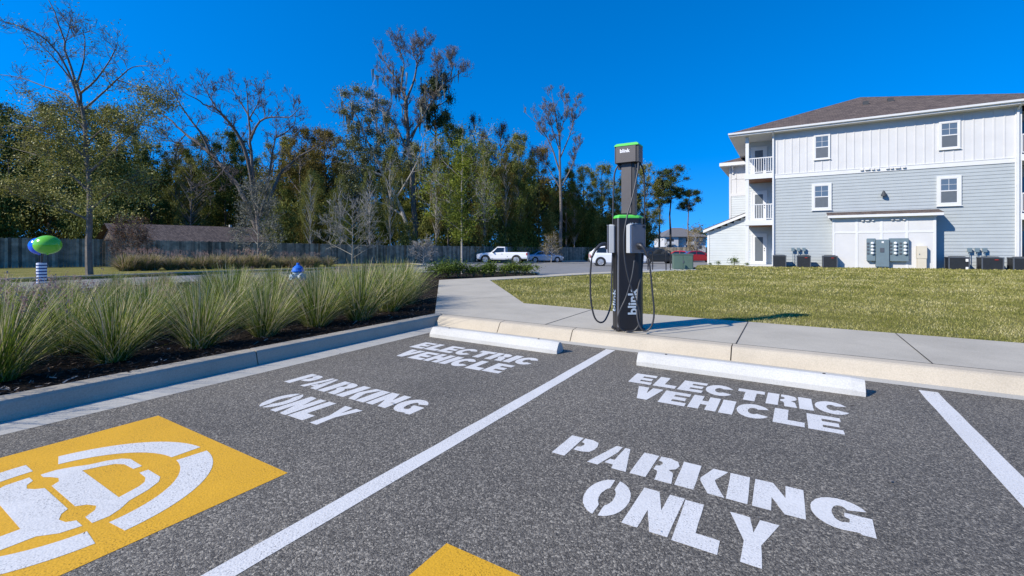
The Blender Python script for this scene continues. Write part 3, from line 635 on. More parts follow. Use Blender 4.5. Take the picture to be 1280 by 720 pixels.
# ---------------------------------------------------------------- utility equipment
M['steel'] = simple('grey_enclosure_steel', (.135, .185, .21), .5, spec=.4, var=.08)
M['meter'] = simple('meter_glass', (.62, .65, .66), .25, spec=.7, var=0)
M['beige'] = simple('beige_cabinet_paint', (.56, .51, .41), .5, var=.06)
M['ac'] = simple('dark_condenser_steel', (.075, .085, .10), .5, spec=.4, var=.15)
M['fin'] = simple('condenser_fins', (.035, .038, .042), .5, var=.1)
M['label'] = simple('white_label', (.72, .72, .72), .5, var=0)
M['red'] = simple('red_label', (.5, .035, .02), .5, var=0)
M['pad'] = make_concrete('equipment_pad', (.46, .45, .42))
def local(b, name, m, root, smooth=False):
    o = b.build(name, m, root, smooth); o.data.transform(Matrix.Translation(-root.location)); return o
sY = BY-.02
mx0, mx1 = wx(1083, sY), wx(1135, sY); c0, c1 = wx(1094, sY), wx(1110.5, sY)
ms = thing('electric_meter_bank', 'grey electric meter bank with round glass meters mounted on the white utility bay', 'meter bank', ((c0+c1)/2, sY, BZ))
zt, zb = wz(1100, 298, sY), wz(1100, 326, sY); zct, zcb = wz(1100, 299.5, sY), wz(1100, 333, sY)
b = MB(); b.bbox(c0, c1, sY-.32, sY, zcb, zct, .015); local(b, 'main_cabinet', M['steel'], ms)
b = MB(); xh = (c0+c1)/2; b.box(xh-.12, xh+.06, sY-.345, sY-.322, (zcb+zct)/2+.05, (zcb+zct)/2+.3); local(b, 'switch_handle', M['ac'], ms)
b = MB(); b.box(xh-.05, xh+.05, sY-.33, sY-.322, zct-.2, zct-.1); local(b, 'warning_label', M['label'], ms)
for (a_, b_, cols) in ((mx0, c0-.01, 1), (c1+.01, mx1, 2)):
    b = MB(); b.bbox(a_, b_, sY-.24, sY, wz(1100, 326, sY), zt, .015); stack = local(b, 'meter_stack', M['steel'], ms)
    for i in range(cols):
        xc = a_+(b_-a_)*((i+.62)/cols)
        for j in range(4):
            zc = zt-.28-j*.195
            b = MB(); b.lathe([(.085, sY-.235), (.085, sY-.27), (.075, sY-.30), (.07, sY-.35), (.05, sY-.365)], 14, (xc, 0, zc), 'y'); o = b.build('meter', M['meter'], stack, True); o.data.transform(Matrix.Translation(-ms.location))
            b = MB(); b.box(xc-.25, xc-.15, sY-.27, sY-.235, zc-.06, zc+.04); o = b.build('breaker', M['ac'], stack); o.data.transform(Matrix.Translation(-ms.location))
b = MB()
for q in (-.12, 0, .12): b.tube([(xh+q, sY-.15, zcb+.01), (xh+q, sY-.15, BZ-.1)], .035, 8)
[local(q, 'conduit', M['label'], ms) for q in b.clusters()]
# beige telecom cabinet
tx0, tx1 = wx(1147, BY-.3), wx(1158.5, BY-.3); tt = wz(1152, 308, BY-.3)
tc_ = thing('telecom_cabinet', 'narrow beige cabinet standing against the white utility bay', 'utility cabinet', ((tx0+tx1)/2, BY-.15, BZ))
b = MB(); b.bbox(tx0, tx1, BY-.3, BY-.03, BZ-.1, tt, .015); local(b, 'cabinet_body', M['beige'], tc_)
zm = wz(1152, 323, BY-.3); b = MB(); b.bbox(tx0-.02, tx1+.02, BY-.32, BY-.02, zm, tt+.03, .015); local(b, 'upper_cover', M['beige'], tc_)
b = MB(); b.box(tx0+.06, tx0+.1, BY-.335, BY-.322, zm+.2, zm+.26); local(b, 'latch', M['ac'], tc_)
# condensers
def condenser():
    r = thing('air_conditioner', 'x', 'air conditioner', (0, 0, 0)); W_, D_, H_ = .40, .40, .76
    b = MB(); b.box(-W_-.08, W_+.08, -D_-.08, D_+.08, -.12, .0); b.build('pad', M['pad'], r)
    b = MB(); 
    for sx in (-1, 1):
        for sy in (-1, 1): b.box(sx*W_-(.05 if sx > 0 else 0), sx*W_+(.05 if sx < 0 else 0), sy*D_-(.05 if sy > 0 else 0), sy*D_+(.05 if sy < 0 else 0), .06, H_-.05)
    b.bbox(-W_-.01, W_+.01, -D_-.01, D_+.01, H_-.05, H_, .012); b.box(-W_, W_, -D_, D_, .002, .06); b.build('housing', M['ac'], r)
    b = MB(); b.box(-W_+.03, W_-.03, -D_+.03, D_-.03, .06, H_-.05); z = .09
    while z < H_-.07: b.box(-W_+.015, W_-.015, -D_+.012, D_-.012, z, z+.012); z += .035
    b.build('coil_grille', M['fin'], r)
    b = MB(); b.lathe([(.33, H_+.001), (.33, H_+.02), (.28, H_+.035), (.05, H_+.04)], 20); b.build('fan_guard', M['fin'], r)
    return r
acs = [(974.5, 'dark air conditioning condenser nearest the left corner of the apartment building', 0), (1004.5, 'dark condenser with a small red label, second from the building corner', 1), (1037, 'dark condenser with a red label beside the white utility bay', 1), (1196, 'dark condenser with two white stickers, right of the utility bay', 2), (1237.5, 'dark condenser with a red label between the meter trio and the frame edge', 1), (1277, 'dark condenser cut by the right edge of the photo', 0)]
proto = condenser()
for i, (px, lab, kind) in enumerate(acs):
    Y = WY-.95-(.0 if px > 1100 else 0.0)
    c = copy_tree(proto) if i else proto
    c.location = (wx(px, Y), Y, BZ+.02); c['label'] = lab; c['group'] = 'air conditioners along the building wall'; c.scale = (1.05 if px > 1100 else .92, 1, 1.02)
ac_objs = [o for o in COL.objects if o.name.startswith('air_conditioner')]
for c, (px, lab, kind) in zip(ac_objs, acs):
    if kind == 1: b = MB(); b.box(.06, .20, -.4125, -.4105, .62, .645); b.build('name_plate', M['red'], c)
    if kind == 2: b = MB(); b.box(.24, .34, -.4125, -.4105, .12, .24); b.box(.24, .34, -.4125, -.4105, .52, .66); b.build('sticker', M['label'], c)
def disconnects(px, label):
    Y = WY-.12; X = wx(px, Y); r = thing('disconnect_boxes', label, 'electrical boxes', (X, Y, BZ))
    for q in (-.3, 0, .3):
        b = MB(); b.bbox(q-.09, q+.09, -.12, 0, 1.05, 1.28, .012); bo = b.build('switch_box', M['steel'], r)
        b = MB(); b.tube([(q, -.06, 1.05), (q, -.06, .0)], .02, 6); b.build('conduit', M['steel'], bo)
disconnects(1221, 'three small grey disconnect boxes on conduits between two condensers right of the utility bay')
disconnects(998, 'three small grey disconnect boxes low on the wall above the left condensers')
# ---------------------------------------------------------------- charging station
M['black'] = simple('black_powder_coat', (.016, .015, .016), .45, spec=.5, var=.1)
M['char'] = simple('charcoal_front_panel', (.075, .067, .066), .5, spec=.5, var=.08, sc=8)
M['green'] = simple('green_cap', (.12, .62, .09), .35, spec=.5, var=.05)
M['greybox'] = simple('grey_shade_and_highlight', (.14, .145, .16), .45, spec=.5, var=.04)  # unit fronts darkened as facing away from the sun; also the pedestal edge highlight
M['sunlit_side'] = simple('sunlit_charger_side', (.42, .43, .43), .35, spec=.5, var=.04)  # box sides lightened in colour as the sunlit faces
M['rubber'] = simple('black_cable_rubber', (.03, .03, .032), .45, spec=.6, var=.1)
M['logo'] = simple('white_logo', (.85, .85, .85), .5, var=0)
M['logo2'] = simple('blue_grey_logo', (.45, .53, .60), .5, var=0)
def text_mesh(name, body, size, m, parent, mtx, bold=.02):
    cu = bpy.data.curves.new(name, 'FONT'); cu.body = body; cu.size = size; cu.offset = bold*size; cu.align_x = 'CENTER'; cu.align_y = 'CENTER'; cu.resolution_u = 4
    ob = bpy.data.objects.new(name, cu); COL.objects.link(ob); dg = bpy.context.evaluated_depsgraph_get(); me = bpy.data.meshes.new_from_object(ob.evaluated_get(dg)); bpy.data.objects.remove(ob)
    me.transform(mtx); me.materials.clear(); me.materials.append(m); return link(name, me, None, parent)
CX, CY = -1.83, 5.80
ch = thing('charging_station', 'tall black electric vehicle charging station with green caps on the kerb between the bays', 'charging station', (CX, CY, .155))
Z = lambda py, d=5.87: hz(py, d)-.155
low = [(-.19, .12), (-.165, .0), (-.055, -.15), (-.025, -.155), (.175, .0), (.195, .04), (.195, .13), (.0, .19), (-.14, .17)]
b = MB(); zl = Z(273); b.prism(low, 0, zl); b.prism([(x*1.12, y*1.12) for x, y in low], 0, .02); low_o = b.build('pedestal', M['black'], ch)
b = MB(); sc = [(x*1.04, y*1.04) for x, y in low]; s2 = [(x*.86, y*.86) for x, y in low]
b.prism(sc, zl+.001, zl+.022); n = len(low); b.add([(x, y, zl+.022) for x, y in sc]+[(x, y, zl+.042) for x, y in s2], [(i, (i+1) % n, n+(i+1) % n, n+i) for i in range(n)]+[tuple(range(n, 2*n))]); b.build('pedestal_cap', M['green'], ch)
b = MB(); b.prism([(-.050, -.1555), (-.047, -.159), (-.036, -.1605), (-.033, -.1575)], .05, zl-.002); b.build('edge_highlight', M['greybox'], low_o)  # pale strip standing in for the highlight along the pedestal edge
zc_top = Z(204)
b = MB(); b.box(-.035, .135, -.035, .075, zl+.042, zc_top+.01); cols = b.build('upper_column', M['black'], ch)
b = MB(); b.box(-.035, .095, -.046, -.036, zl+.065, zc_top-.002)
for (x, z) in [(-.015, zl+.2), (.075, zl+.2), (-.015, zl+.5), (-.015, zc_top-.08), (.075, zc_top-.08)]: b.lathe([(.004, -.0465), (.004, -.048)], 8, (x, 0, z), 'y')
b.build('column_front_panel', M['char'], cols)
hz0, hz1 = Z(204.5), Z(184)
b = MB(); hx0, hx1 = -.105, .205
b.prism([(hx0, hz0), (hx1, hz0), (hx1, hz1), (hx0, hz1)], -.10, .09, 'y'); hd = b.build('head_housing', M['black'], ch)
b = MB(); b.box(hx0+.022, hx1-.035, -.112, -.101, hz0+.004, hz1-.002)
for x in (hx0+.04, hx1-.055):
    for z in (hz0+.03, hz1-.03): b.lathe([(.005, -.1125), (.005, -.114)], 8, (x, 0, z), 'y')
b.build('head_front_panel', M['char'], hd)
b = MB(); b.prism([(hx0-.004, hz1), (hx1+.004, hz1), (hx1-.002, hz1+.020), (hx1-.022, hz1+.032), (hx0+.035, hz1+.032), (hx0+.008, hz1+.020)], -.118, .094, 'y'); b.build('head_cap', M['green'], hd)
text_mesh('logo', 'blink', .066, M['logo'], hd, Matrix.Translation((.03, -.1145, hz1-.065)) @ Matrix.Rotation(R(90), 4, 'X'), .02)
# right face logos: vertical
fa = math.atan2(.155, .215)
def facem(u, z, off=.003, rot=0):          # on the right face of the pedestal
    p0 = Vector((-.03, -.155, 0)); p1 = Vector((.185, 0, 0)); dr = (p1-p0).normalized(); nr = Vector((dr.y, -dr.x, 0)); p = p0+dr*u+nr*off; p.z = z
    m_ = Matrix((( *dr,), (0, 0, 1), (*nr,))).transposed().to_4x4(); return Matrix.Translation(p) @ m_ @ Matrix.Rotation(rot, 4, 'Z')
text_mesh('side_logo', 'blink', .17, M['logo2'], low_o, facem(.185, .37, rot=R(90)), .03)
text_mesh('small_logo', 'blink', .05, M['logo2'], low_o, facem(.19, zl-.08), .03)
p0 = Vector((-.175, 0, 0)); p1 = Vector((-.06, -.15, 0)); dr = (p1-p0).normalized(); nr = Vector((dr.y, -dr.x, 0)); pp = p0+dr*.10+nr*.003; pp.z = .38
text_mesh('left_logo', 'blink', .15, M['logo2'], low_o, Matrix.Translation(pp) @ Matrix(((*dr,), (0, 0, 1), (*nr,))).transposed().to_4x4() @ Matrix.Rotation(R(90), 4, 'Z'), .02)
def charger_box(ang, px, z0, z1, label):
    g_ = Matrix.Rotation(ang, 4, 'Z'); e = []
    o1 = MB().bbox(-.105, .105, -.13, -.02, z0, z1, .02).build('charger_unit', M['sunlit_side'], ch)
    o1.data.transform(g_)
    b = MB(); b.bbox(-.09, .108, -.142, -.1305, z0+.008, z1-.006, .012); o2 = b.build('unit_front', M['greybox'], o1); o2.data.transform(g_)
    b = MB(); b.box(-.05, .05, -.02, .1, z0+.06, z1-.08); o3 = b.build('mount_bracket', M['black'], o1); o3.data.transform(g_)
    b = MB(); b.lathe([(.042, -.143), (.046, -.165), (.036, -.172), (.03, -.18)], 16, (.02, 0, z0+.085), 'y'); o4 = b.build('socket', M['rubber'], o1, False); o4.data.transform(g_)
    b = MB(); b.box(.065, .095, -.1455, -.1425, z1-.05, z1-.025); o5 = b.build('badge', M['black'], o1); o5.data.transform(g_)
    return o1
zb0, zb1 = Z(316, 5.75), Z(280, 5.75)
r1 = charger_box(R(50), 0, zb0, zb1, ''); t1 = Vector((.115, -.03, 0))
for o in [r1]+list(r1.children): o.data.transform(Matrix.Translation((.105, -.06, 0)))
r2 = charger_box(R(-70), 0, zb0+.0, zb1+.0, '')
for o in [r2]+list(r2.children): o.data.transform(Matrix.Translation((-.105, -.02, 0)) @ Matrix.Diagonal((.8, 1, 1, 1)))
b = MB(); b.box(-.2, -.06, -.06, .02, zb0+.05, zb0+.12); b.box(-.2, -.06, -.06, .02, zb1-.14, zb1-.07); [q.build('side_bracket', M['black'], low_o) for q in b.clusters()]
def smooth_path(P, n=6):
    P = [Vector(p) for p in P]; out = []
    Q = [P[0]*2-P[1]]+P+[P[-1]*2-P[-2]]
    for i in range(1, len(Q)-2):
        for k in range(n):
            t = k/n; a, b_, c, d = Q[i-1], Q[i], Q[i+1], Q[i+2]
            out.append(.5*((2*b_)+(c-a)*t+(2*a-5*b_+4*c-d)*t*t+(3*b_-a-3*c+d)*t*t*t))
    out.append(P[-1]); return out
def cable(pts, name='charging_cable', r=.0125):
    b = MB(); base = Vector((CX, CY, .155)); q = [p3(x, y, d)-base for x, y, d in pts]
    for v in q: v.z = max(v.z, .014)
    b.tube(smooth_path(q), r, 8); return b.build(name, M['rubber'], ch, True)
# from head corners down
cable([(773, 206, 5.95), (768.5, 216, 5.97), (767, 235, 5.97), (766.3, 270, 5.95), (766, 310, 5.93), (764.5, 345, 5.9), (763.5, 380, 5.85), (757, 399, 5.8), (750, 403, 5.76), (743, 396, 5.72), (738.7, 375, 5.7), (738, 345, 5.68), (739.5, 322, 5.66)], r=.011)
cable([(798, 203, 5.72), (797, 215, 5.70), (791, 245, 5.66), (784, 270, 5.62), (780, 295, 5.6), (781, 325, 5.6), (786, 350, 5.6), (793, 370, 5.6), (799, 388, 5.62), (799.5, 403, 5.66), (793, 413, 5.68), (783, 415, 5.68)], r=.010)
cable([(800, 204, 5.82), (804, 212, 5.83), (805.5, 230, 5.84), (805.8, 265, 5.86), (805, 300, 5.88), (802, 340, 5.86), (797, 365, 5.75), (796.5, 395, 5.65), (801, 410, 5.60), (808, 413.5, 5.58), (815, 406, 5.56), (817.5, 390, 5.56), (815, 360, 5.56), (812.5, 335, 5.56), (810, 322, 5.55)], r=.011)
cable([(793, 325, 5.62), (790, 345, 5.6), (783, 370, 5.6), (775, 388, 5.6), (772.5, 400, 5.62), (775, 410, 5.66), (781, 414, 5.68)], r=.009)
def plug(pts, name='charging_plug'):
    b = MB(); base = Vector((CX, CY, .155)); q = smooth_path([p3(x, y, d)-base for x, y, d in pts], 4); n = len(q); b.tube(q, [.026-.012*(i/(n-1)) for i in range(n)], 10); return b.build(name, M['rubber'], ch, True)
plug([(797.5, 306, 5.62), (801.5, 307, 5.57), (806, 312, 5.55), (810, 322, 5.55)]); plug([(757, 305, 5.74), (751, 306, 5.7), (744, 313, 5.67), (739.5, 322, 5.66)])
b = MB(); b.box(.15, .19, -.02, .02, hz0-.09, hz0); b.box(-.09, -.05, -.02, .02, hz0-.07, hz0); [q.build('cable_guide', M['black'], hd) for q in b.clusters()]

# ---------------------------------------------------------------- vegetation
rng = np.random.default_rng(7)
def rad_dir(n): v = rng.normal(size=(n, 3)); return v/np.linalg.norm(v, axis=1, keepdims=True)
def leaf_quads(P, size, up=.35, asp=.55):
    n = len(P); N_ = rad_dir(n); N_[:, 2] = np.abs(N_[:, 2])+up; N_ /= np.linalg.norm(N_, axis=1, keepdims=True)
    A = np.cross(N_, rad_dir(n)); A /= np.linalg.norm(A, axis=1, keepdims=True)+1e-9; B = np.cross(N_, A)
    s_ = (size*rng.uniform(.6, 1.35, n))[:, None]; a = A*s_*.5; b = B*s_*.5*asp
    return np.stack([P-a, P-b*.9, P+a, P+b*.9], 1)
def blob_points(C, rad, n_each, flat_=.65):
    out = []
    for c, r in zip(C, rad):
        k = int(n_each*(r**1.6)); d_ = rad_dir(k); q = np.minimum(np.abs(rng.normal(0, .66, k))+.10, 1.7); p = d_*q[:, None]*r*np.array([1, 1, flat_]); p += rng.normal(size=(k, 3))*r*.10; out.append(p+np.array(c))
    return np.concatenate(out)
def leaves_obj(name, P, size, m, parent, up=.35, asp=.55, tone=None):
    V = leaf_quads(P, size, up, asp); me = npmesh(name, V, 4); set_tone(me, rng.beta(2, 2.2, len(V)) if tone is None else tone); return link(name, me, m, parent)
def twigs(b, p, d, L, r, lev, rnd, up=.15, ang=.75, n=3, tips=None, minr=.006, sides=4):
    d = Vector(d).normalized(); pts = [Vector(p)]; k = 3 if lev > 1 else 2
    for i in range(k):
        d = (d+Vector((rnd.uniform(-.25, .25), rnd.uniform(-.25, .25), rnd.uniform(-.2, .2)+up*.35))).normalized(); pts.append(pts[-1]+d*L/k)
    b.tube(pts, [max(minr, r*(1-.7*i/k)) for i in range(k+1)], sides if lev > 1 else 3, cap=False)
    if tips is not None: tips.append(pts[-1])
    if lev > 0:
        for j in range(n):
            t = rnd.uniform(.25, 1); i = min(k-1, int(t*k)); q = pts[i].lerp(pts[i+1], t*k-i)
            a = d.orthogonal(); a.rotate(Matrix.Rotation(rnd.uniform(0, 6.28), 3, d)); nd = d*math.cos(ang)+a*math.sin(ang)+Vector((0, 0, up))
            twigs(b, q, nd, L*rnd.uniform(.45, .75), r*.5, lev-1, rnd, up, ang*rnd.uniform(.8, 1.2), n, tips, minr, sides)
def traced_tree(base, d0, limbs, seed, tw=(5, 1.2, 2, 3), up=.15, minr=.012, jit=.35, sides=7):
    """limbs: list of (pixel polyline, r0, r1); returns builder of wood in coordinates local to base, limb tips and points"""
    rnd = random.Random(seed); b = MB(); tips = []; pts_all = []
    for k, (pl, r0, r1) in enumerate(limbs):
        sl_ = rnd.uniform(-1, 1)*jit if k else 0
        L0 = Vector(pl[0]); P_ = []
        for (x, y) in pl:
            dd = d0+sl_*((Vector((x, y))-L0).length*d0/F)+(P0off(limbs, k, pl[0], d0) if False else 0)
            P_.append(p3(x, y, dd)-base)
        Q = smooth_path(P_, 3); n = len(Q)
        for i in range(1, n-1): Q[i] += Vector((rnd.uniform(-1, 1), rnd.uniform(-1, 1), rnd.uniform(-1, 1)))*r0*.25
        rr = [r0+(r1-r0)*(i/(n-1))**.8 for i in range(n)]
        b.tube(Q, rr, sides); pts_all += Q[n//4:]
        cnt, L, lev, nn = tw
        if k == 0: cnt = int(cnt*.7)
        for j in range(cnt):
            t = rnd.uniform(.3 if k else .55, 1); i = min(n-2, int(t*(n-1))); dr = (Q[i+1]-Q[i]).normalized(); a = dr.orthogonal(); a.rotate(Matrix.Rotation(rnd.uniform(0, 6.28), 3, dr))
            twigs(b, Q[i], dr*.75+a*.8+Vector((0, 0, up)), L*rnd.uniform(.6, 1.3), max(minr, rr[i]*.45), lev, rnd, up, .65, nn, tips, minr)
        twigs(b, Q[-1], Q[-1]-Q[-2], L*.8, r1, lev, rnd, up, .6, nn, tips, minr)
    return b, tips, pts_all
# --- lawn blades
def in_poly(X, Y, poly):
    c = np.zeros(len(X), bool); j = len(poly)-1
    for i in range(len(poly)):
        xi, yi = poly[i]; xj, yj = poly[j]
        c ^= ((yi > Y) != (yj > Y)) & (X < (xj-xi)*(Y-yi)/((yj-yi) or 1e-9)+xi); j = i
    return c
def gzn(X, Y):
    d_ = -X*math.sin(TH)+Y*math.cos(TH); t = np.clip((d_-12)/53, 0, 1); return -.8*t*t*(3-2*t)
gb = []
for (da, db, dens, hh, ww) in ((0, 7.5, 1500, .032, .005), (7.5, 10, 1000, .034, .007), (10, 15, 420, .038, .012), (15, 22, 130, .042, .022), (22, 34, 36, .045, .045)):
    x0, x1, y0, y1 = -12, 16, 7.3, 35
    n = int((x1-x0)*(y1-y0)*dens); X = rng.uniform(x0, x1, n); Y = rng.uniform(y0, y1, n)
    d_ = -X*math.sin(TH)+Y*math.cos(TH); l_ = X*math.cos(TH)+Y*math.sin(TH)
    k = (d_ >= da) & (d_ < db) & (l_/d_ < 1.25) & (l_/d_ > -.2) & in_poly(X, Y, lawn_poly) & (Y < WY-.5); X, Y = X[k], Y[k]; n = len(X)
    a = rng.uniform(0, 6.28, n); wv = np.stack([np.cos(a), np.sin(a), np.zeros(n)], 1)*(ww*rng.uniform(.5, 1.2, n))[:, None]
    h_ = hh*rng.uniform(.45, 1.35, n); lean = np.stack([rng.normal(0, .5, n)*h_, rng.normal(0, .5, n)*h_, h_], 1)
    Pb = np.stack([X, Y, gzn(X, Y)+.118], 1); gb.append(np.stack([Pb-wv, Pb+wv, Pb+lean+wv*.15, Pb+lean-wv*.15], 1))
gb = np.concatenate(gb); me = npmesh('lawn_grass', gb, 4)
cx_, cy_ = gb[:, 0, 0], gb[:, 0, 1]
pat = .5+.22*np.sin(cx_*1.7+1.3*np.sin(cy_*1.1))*np.sin(cy_*1.9+np.sin(cx_*.8))+.13*np.sin(cx_*5.1+cy_*3.3)*np.sin(cy_*4.7-cx_*2)
set_tone(me, np.clip(pat+rng.normal(0, .22, len(gb)), 0, 1)); setting(link('lawn_grass', me, M['blade']), 'stuff')
# --- mulch chips
n = 60000; X = rng.uniform(-13, -4.86, n); Y = rng.uniform(-2, 12, n); k = in_poly(X, Y, [(-4.86, -12), (-4.86, 5.594), dl1, (-14, 9), (-14, -12)]) & (rng.random(n) < np.clip(1.5/(np.abs(X+4.4)), .12, 1)); X, Y = X[k], Y[k]; n = len(X)
a = rng.uniform(0, 6.28, n); Lx = rng.uniform(.006, .03, n)*np.where(rng.random(n) < .06, 2.2, 1); wv = np.stack([np.cos(a)*Lx, np.sin(a)*Lx, rng.normal(0, .3, n)*Lx], 1); sv = np.stack([-np.sin(a), np.cos(a), rng.normal(0, .4, n)], 1)*rng.uniform(.002, .006, n)[:, None]
Pb = np.stack([X, Y, gzn(X, Y)+.125+rng.uniform(0, .03, n)], 1); me = npmesh('mulch_chips', np.stack([Pb-wv-sv, Pb+wv-sv, Pb+wv+sv, Pb-wv+sv], 1), 4); set_tone(me, np.clip(rng.beta(1.2, 2.0, n)+.35*(X > -5.25)*(Y < 2)*(rng.random(n) < .6), 0, 1)); setting(link('mulch_chips', me, M['chip']), 'stuff')
# --- ornamental grass clumps
def tuft_mesh(seed, nb=680, H=.94, pink=0, r0=.15, wd=.0038):
    r = np.random.default_rng(seed); a = r.uniform(0, 6.28, nb); q = r.uniform(0, 1, nb)**.7; out = q*r.uniform(.45, 1.15, nb)
    B0 = np.stack([np.cos(a)*r0*q, np.sin(a)*r0*q, np.zeros(nb)], 1)
    h_ = H*r.uniform(.35, 1.12, nb)*(1-.12*q); dirv = np.stack([np.cos(a), np.sin(a), 0*a], 1); side = np.stack([-np.sin(a), np.cos(a), 0*a], 1); dirv = dirv+side*r.normal(0, .55, nb)[:, None]
    S_ = (.78*out*H)[:, None]; segs = 4; P_ = []
    for i in range(segs+1):
        t = i/segs; z = h_*(t*1.06-.12*t**3*(.4+out)); P_.append(B0+dirv*S_*(t**1.22)+np.stack([0*z, 0*z, z], 1))
    W_ = side*(wd*r.uniform(.6, 1.3, nb))[:, None]; V = []; T = []
    tn = np.clip(r.beta(2, 2.3, nb)*.84, 0, 1); straw = r.random(nb) < .28; tn = np.where(straw, r.uniform(.82, .94, nb), tn)
    for i in range(segs):
        w0 = 1-.75*(i/segs)**2; w1 = 1-.75*((i+1)/segs)**2
        V.append(np.stack([P_[i]-W_*w0, P_[i]+W_*w0, P_[i+1]+W_*w1, P_[i+1]-W_*w1], 1)); T.append(np.clip(tn+.06*i/segs, 0, .95))
    me = npmesh('clump_blades', np.concatenate(V), 4); set_tone(me, np.concatenate(T)); me.materials.append(M['tuft']); return me
tm = [tuft_mesh(i) for i in range(5)]
def plume_mesh(seed, n=55):
    r = np.random.default_rng(seed); V = []
    for i in range(n):
        a = r.uniform(0, 6.28); q = r.uniform(.1, .55); base = np.array([math.cos(a)*q, math.sin(a)*q, r.uniform(.62, .95)]); 
        for j in range(14):
            p = base+r.normal(0, 1, 3)*np.array([.012, .012, .05]); w_ = np.array([.0035, .0035, 0])*r.uniform(.6, 1.2); u_ = r.normal(0, .008, 3)+np.array([0, 0, .012]); V.append([p-w_, p+w_, p+u_+w_, p+u_-w_])
    me = npmesh('plumes', np.array(V), 4); set_tone(me, r.random(len(V))); me.materials.append(M['pink']); return me
pm = [plume_mesh(i) for i in range(2)]
rnd = random.Random(5)
row1 = [(-5.55, -.75), (-5.6, .10), (-5.6, .95), (-5.62, 1.72), (-5.58, 2.45), (-5.6, 3.2), (-5.68, 3.98), (-5.6, 4.66), (-5.9, 5.55), (-6.35, 6.45)]
spots = [(x, y, 1.0, 'front') for x, y in row1]; hv = at(377, 9.9, 0); hw_ = at(366, 9.7, 0)
spots += [(hv.x, hv.y, .5, 'hydrant'), (hw_.x, hw_.y, .46, 'hydrant')]
for x, s_, nm in ((-6.65, .95, 'second'), (-7.7, .86, 'third'), (-8.8, .76, 'fourth'), (-9.9, .70, 'fifth'), (-11.1, .66, 'sixth'), (-12.4, .62, 'seventh'), (-13.2, .60, 'eighth')):
    y = -1.2+rnd.uniform(-.2, .2)
    while y < 12:
        px = 640+F*(x*math.cos(TH)+y*math.sin(TH))/max(.3, dep(x, y))
        if px < 508 and px > -120 and (Vector((x, y))-Vector((-10.2, 6.65))).length > .75 and y > 0: spots.append((x+rnd.uniform(-.15, .15), y, s_*(.62 if 352 < px < 395 and dep(x, y) < 11 else 1), nm))
        y += rnd.uniform(.72, .98)
ords = ['first', 'second', 'third', 'fourth', 'fifth', 'sixth', 'seventh', 'eighth', 'ninth', 'tenth', 'eleventh', 'twelfth', 'thirteenth']
cnt = {}
for i, (x, y, s_, nm) in enumerate(spots):
    c = cnt.get(nm, 0); cnt[nm] = c+1
    lab = ('green ornamental grass clump right in front of the fire hydrant, %s from left' % '%s' if nm == 'hydrant' else 'green ornamental grass clump in the row nearest the kerb, %s from the left' if nm == 'front' else 'green ornamental grass clump in the '+nm+' row behind the kerb, %s from the left') % ords[c]
    t = thing('grass_clump', lab, 'ornamental grass', (x, y, gz(x, y)+.12), rnd.uniform(0, 6.28), 'ornamental grass clumps in the mulch bed')
    sc_ = s_*rnd.uniform(.78, 1.06); t.rotation_euler[0] = rnd.uniform(-.09, .09); t.rotation_euler[1] = rnd.uniform(-.09, .09); t.scale = (sc_*rnd.uniform(.95, 1.1), sc_*rnd.uniform(.95, 1.1), sc_*.96)
    link('blades', tm[i % 5], None, t)
    if s_ < .9 and rnd.random() < .55 or y < 1.7: link('plumes', pm[i % 2], None, t)['kind'] = 'stuff'
# --- low round shrubs by the far end of the walk
def shrub_mesh(seed, n=1500, r_=.42, sz=.055):
    g_ = np.random.default_rng(seed); C = [(g_.normal(0, .16), g_.normal(0, .16), .28+g_.normal(0, .05)) for _ in range(9)]
    P_ = blob_points(C, [r_*.55]*9, n/9/(r_*.55)**1.6, .8); P_[:, 2] = np.abs(P_[:, 2]); V = leaf_quads(P_, sz); me = npmesh('shrub_leaves', V, 4); set_tone(me, rng.beta(2, 2, len(V))); return me
sm_ = [shrub_mesh(i) for i in range(3)]
shr = [(548, 347.5, 1.15), (561, 347, 1.25), (573, 347, 1.2), (592, 346.6, 1.0), (605, 346.4, 1.05), (616, 346, 1.1), (632, 345.6, 1.1), (645, 345.2, 1.15), (656, 344.8, 1.0)]
for i, (px, py, s_) in enumerate(shr):
    x, y = gp(px, py, .12); t = thing('round_shrub', 'low round green shrub in the row beyond the walk, %s from the left' % ords[i], 'shrub', (x, y, gz(x, y)+.11), i*1.3, 'round shrubs in a row')
    t.scale = (s_*1.0, s_*1.0, s_*1.05); link('foliage', sm_[i % 3], M['leaf_shrub'], t); b = MB()
    for k in range(5): b.tube([(0, 0, 0), (.1*math.cos(k*1.3), .1*math.sin(k*1.3), .3)], .01, 5)
    b.build('stems', M['bark'], t)
def shrub_at(name, px, py, s_, lab, cat, m, mesh, off=.12):
    x, y = gp(px, py, off); t = thing(name, lab, cat, (x, y, gz(x, y)+off)); t.scale = (s_, s_, s_); link('foliage', mesh, m, t)
    b = MB(); b.tube([(0, 0, -.02), (.02, 0, .3)], .015, 5); b.build('stem', M['bark'], t)
wsm = shrub_mesh(9, 500, .35, .06)
for px, py, s_, lab in ((888, 332.5, .5, 'small dark shrub at the left corner of the lean-to'), (898, 332.3, .75, 'dark upright young shrub by the lean-to siding'), (918, 333.2, 1.3, 'spreading yellow green bush in front of the lean-to'), (934, 333.6, .6, 'small dark shrub at the foot of the balcony post')):
    shrub_at('foundation_shrub', px, py, s_, lab, 'shrub', M['leaf_shrub'] if px != 918 else M['leaf_olive'], wsm)
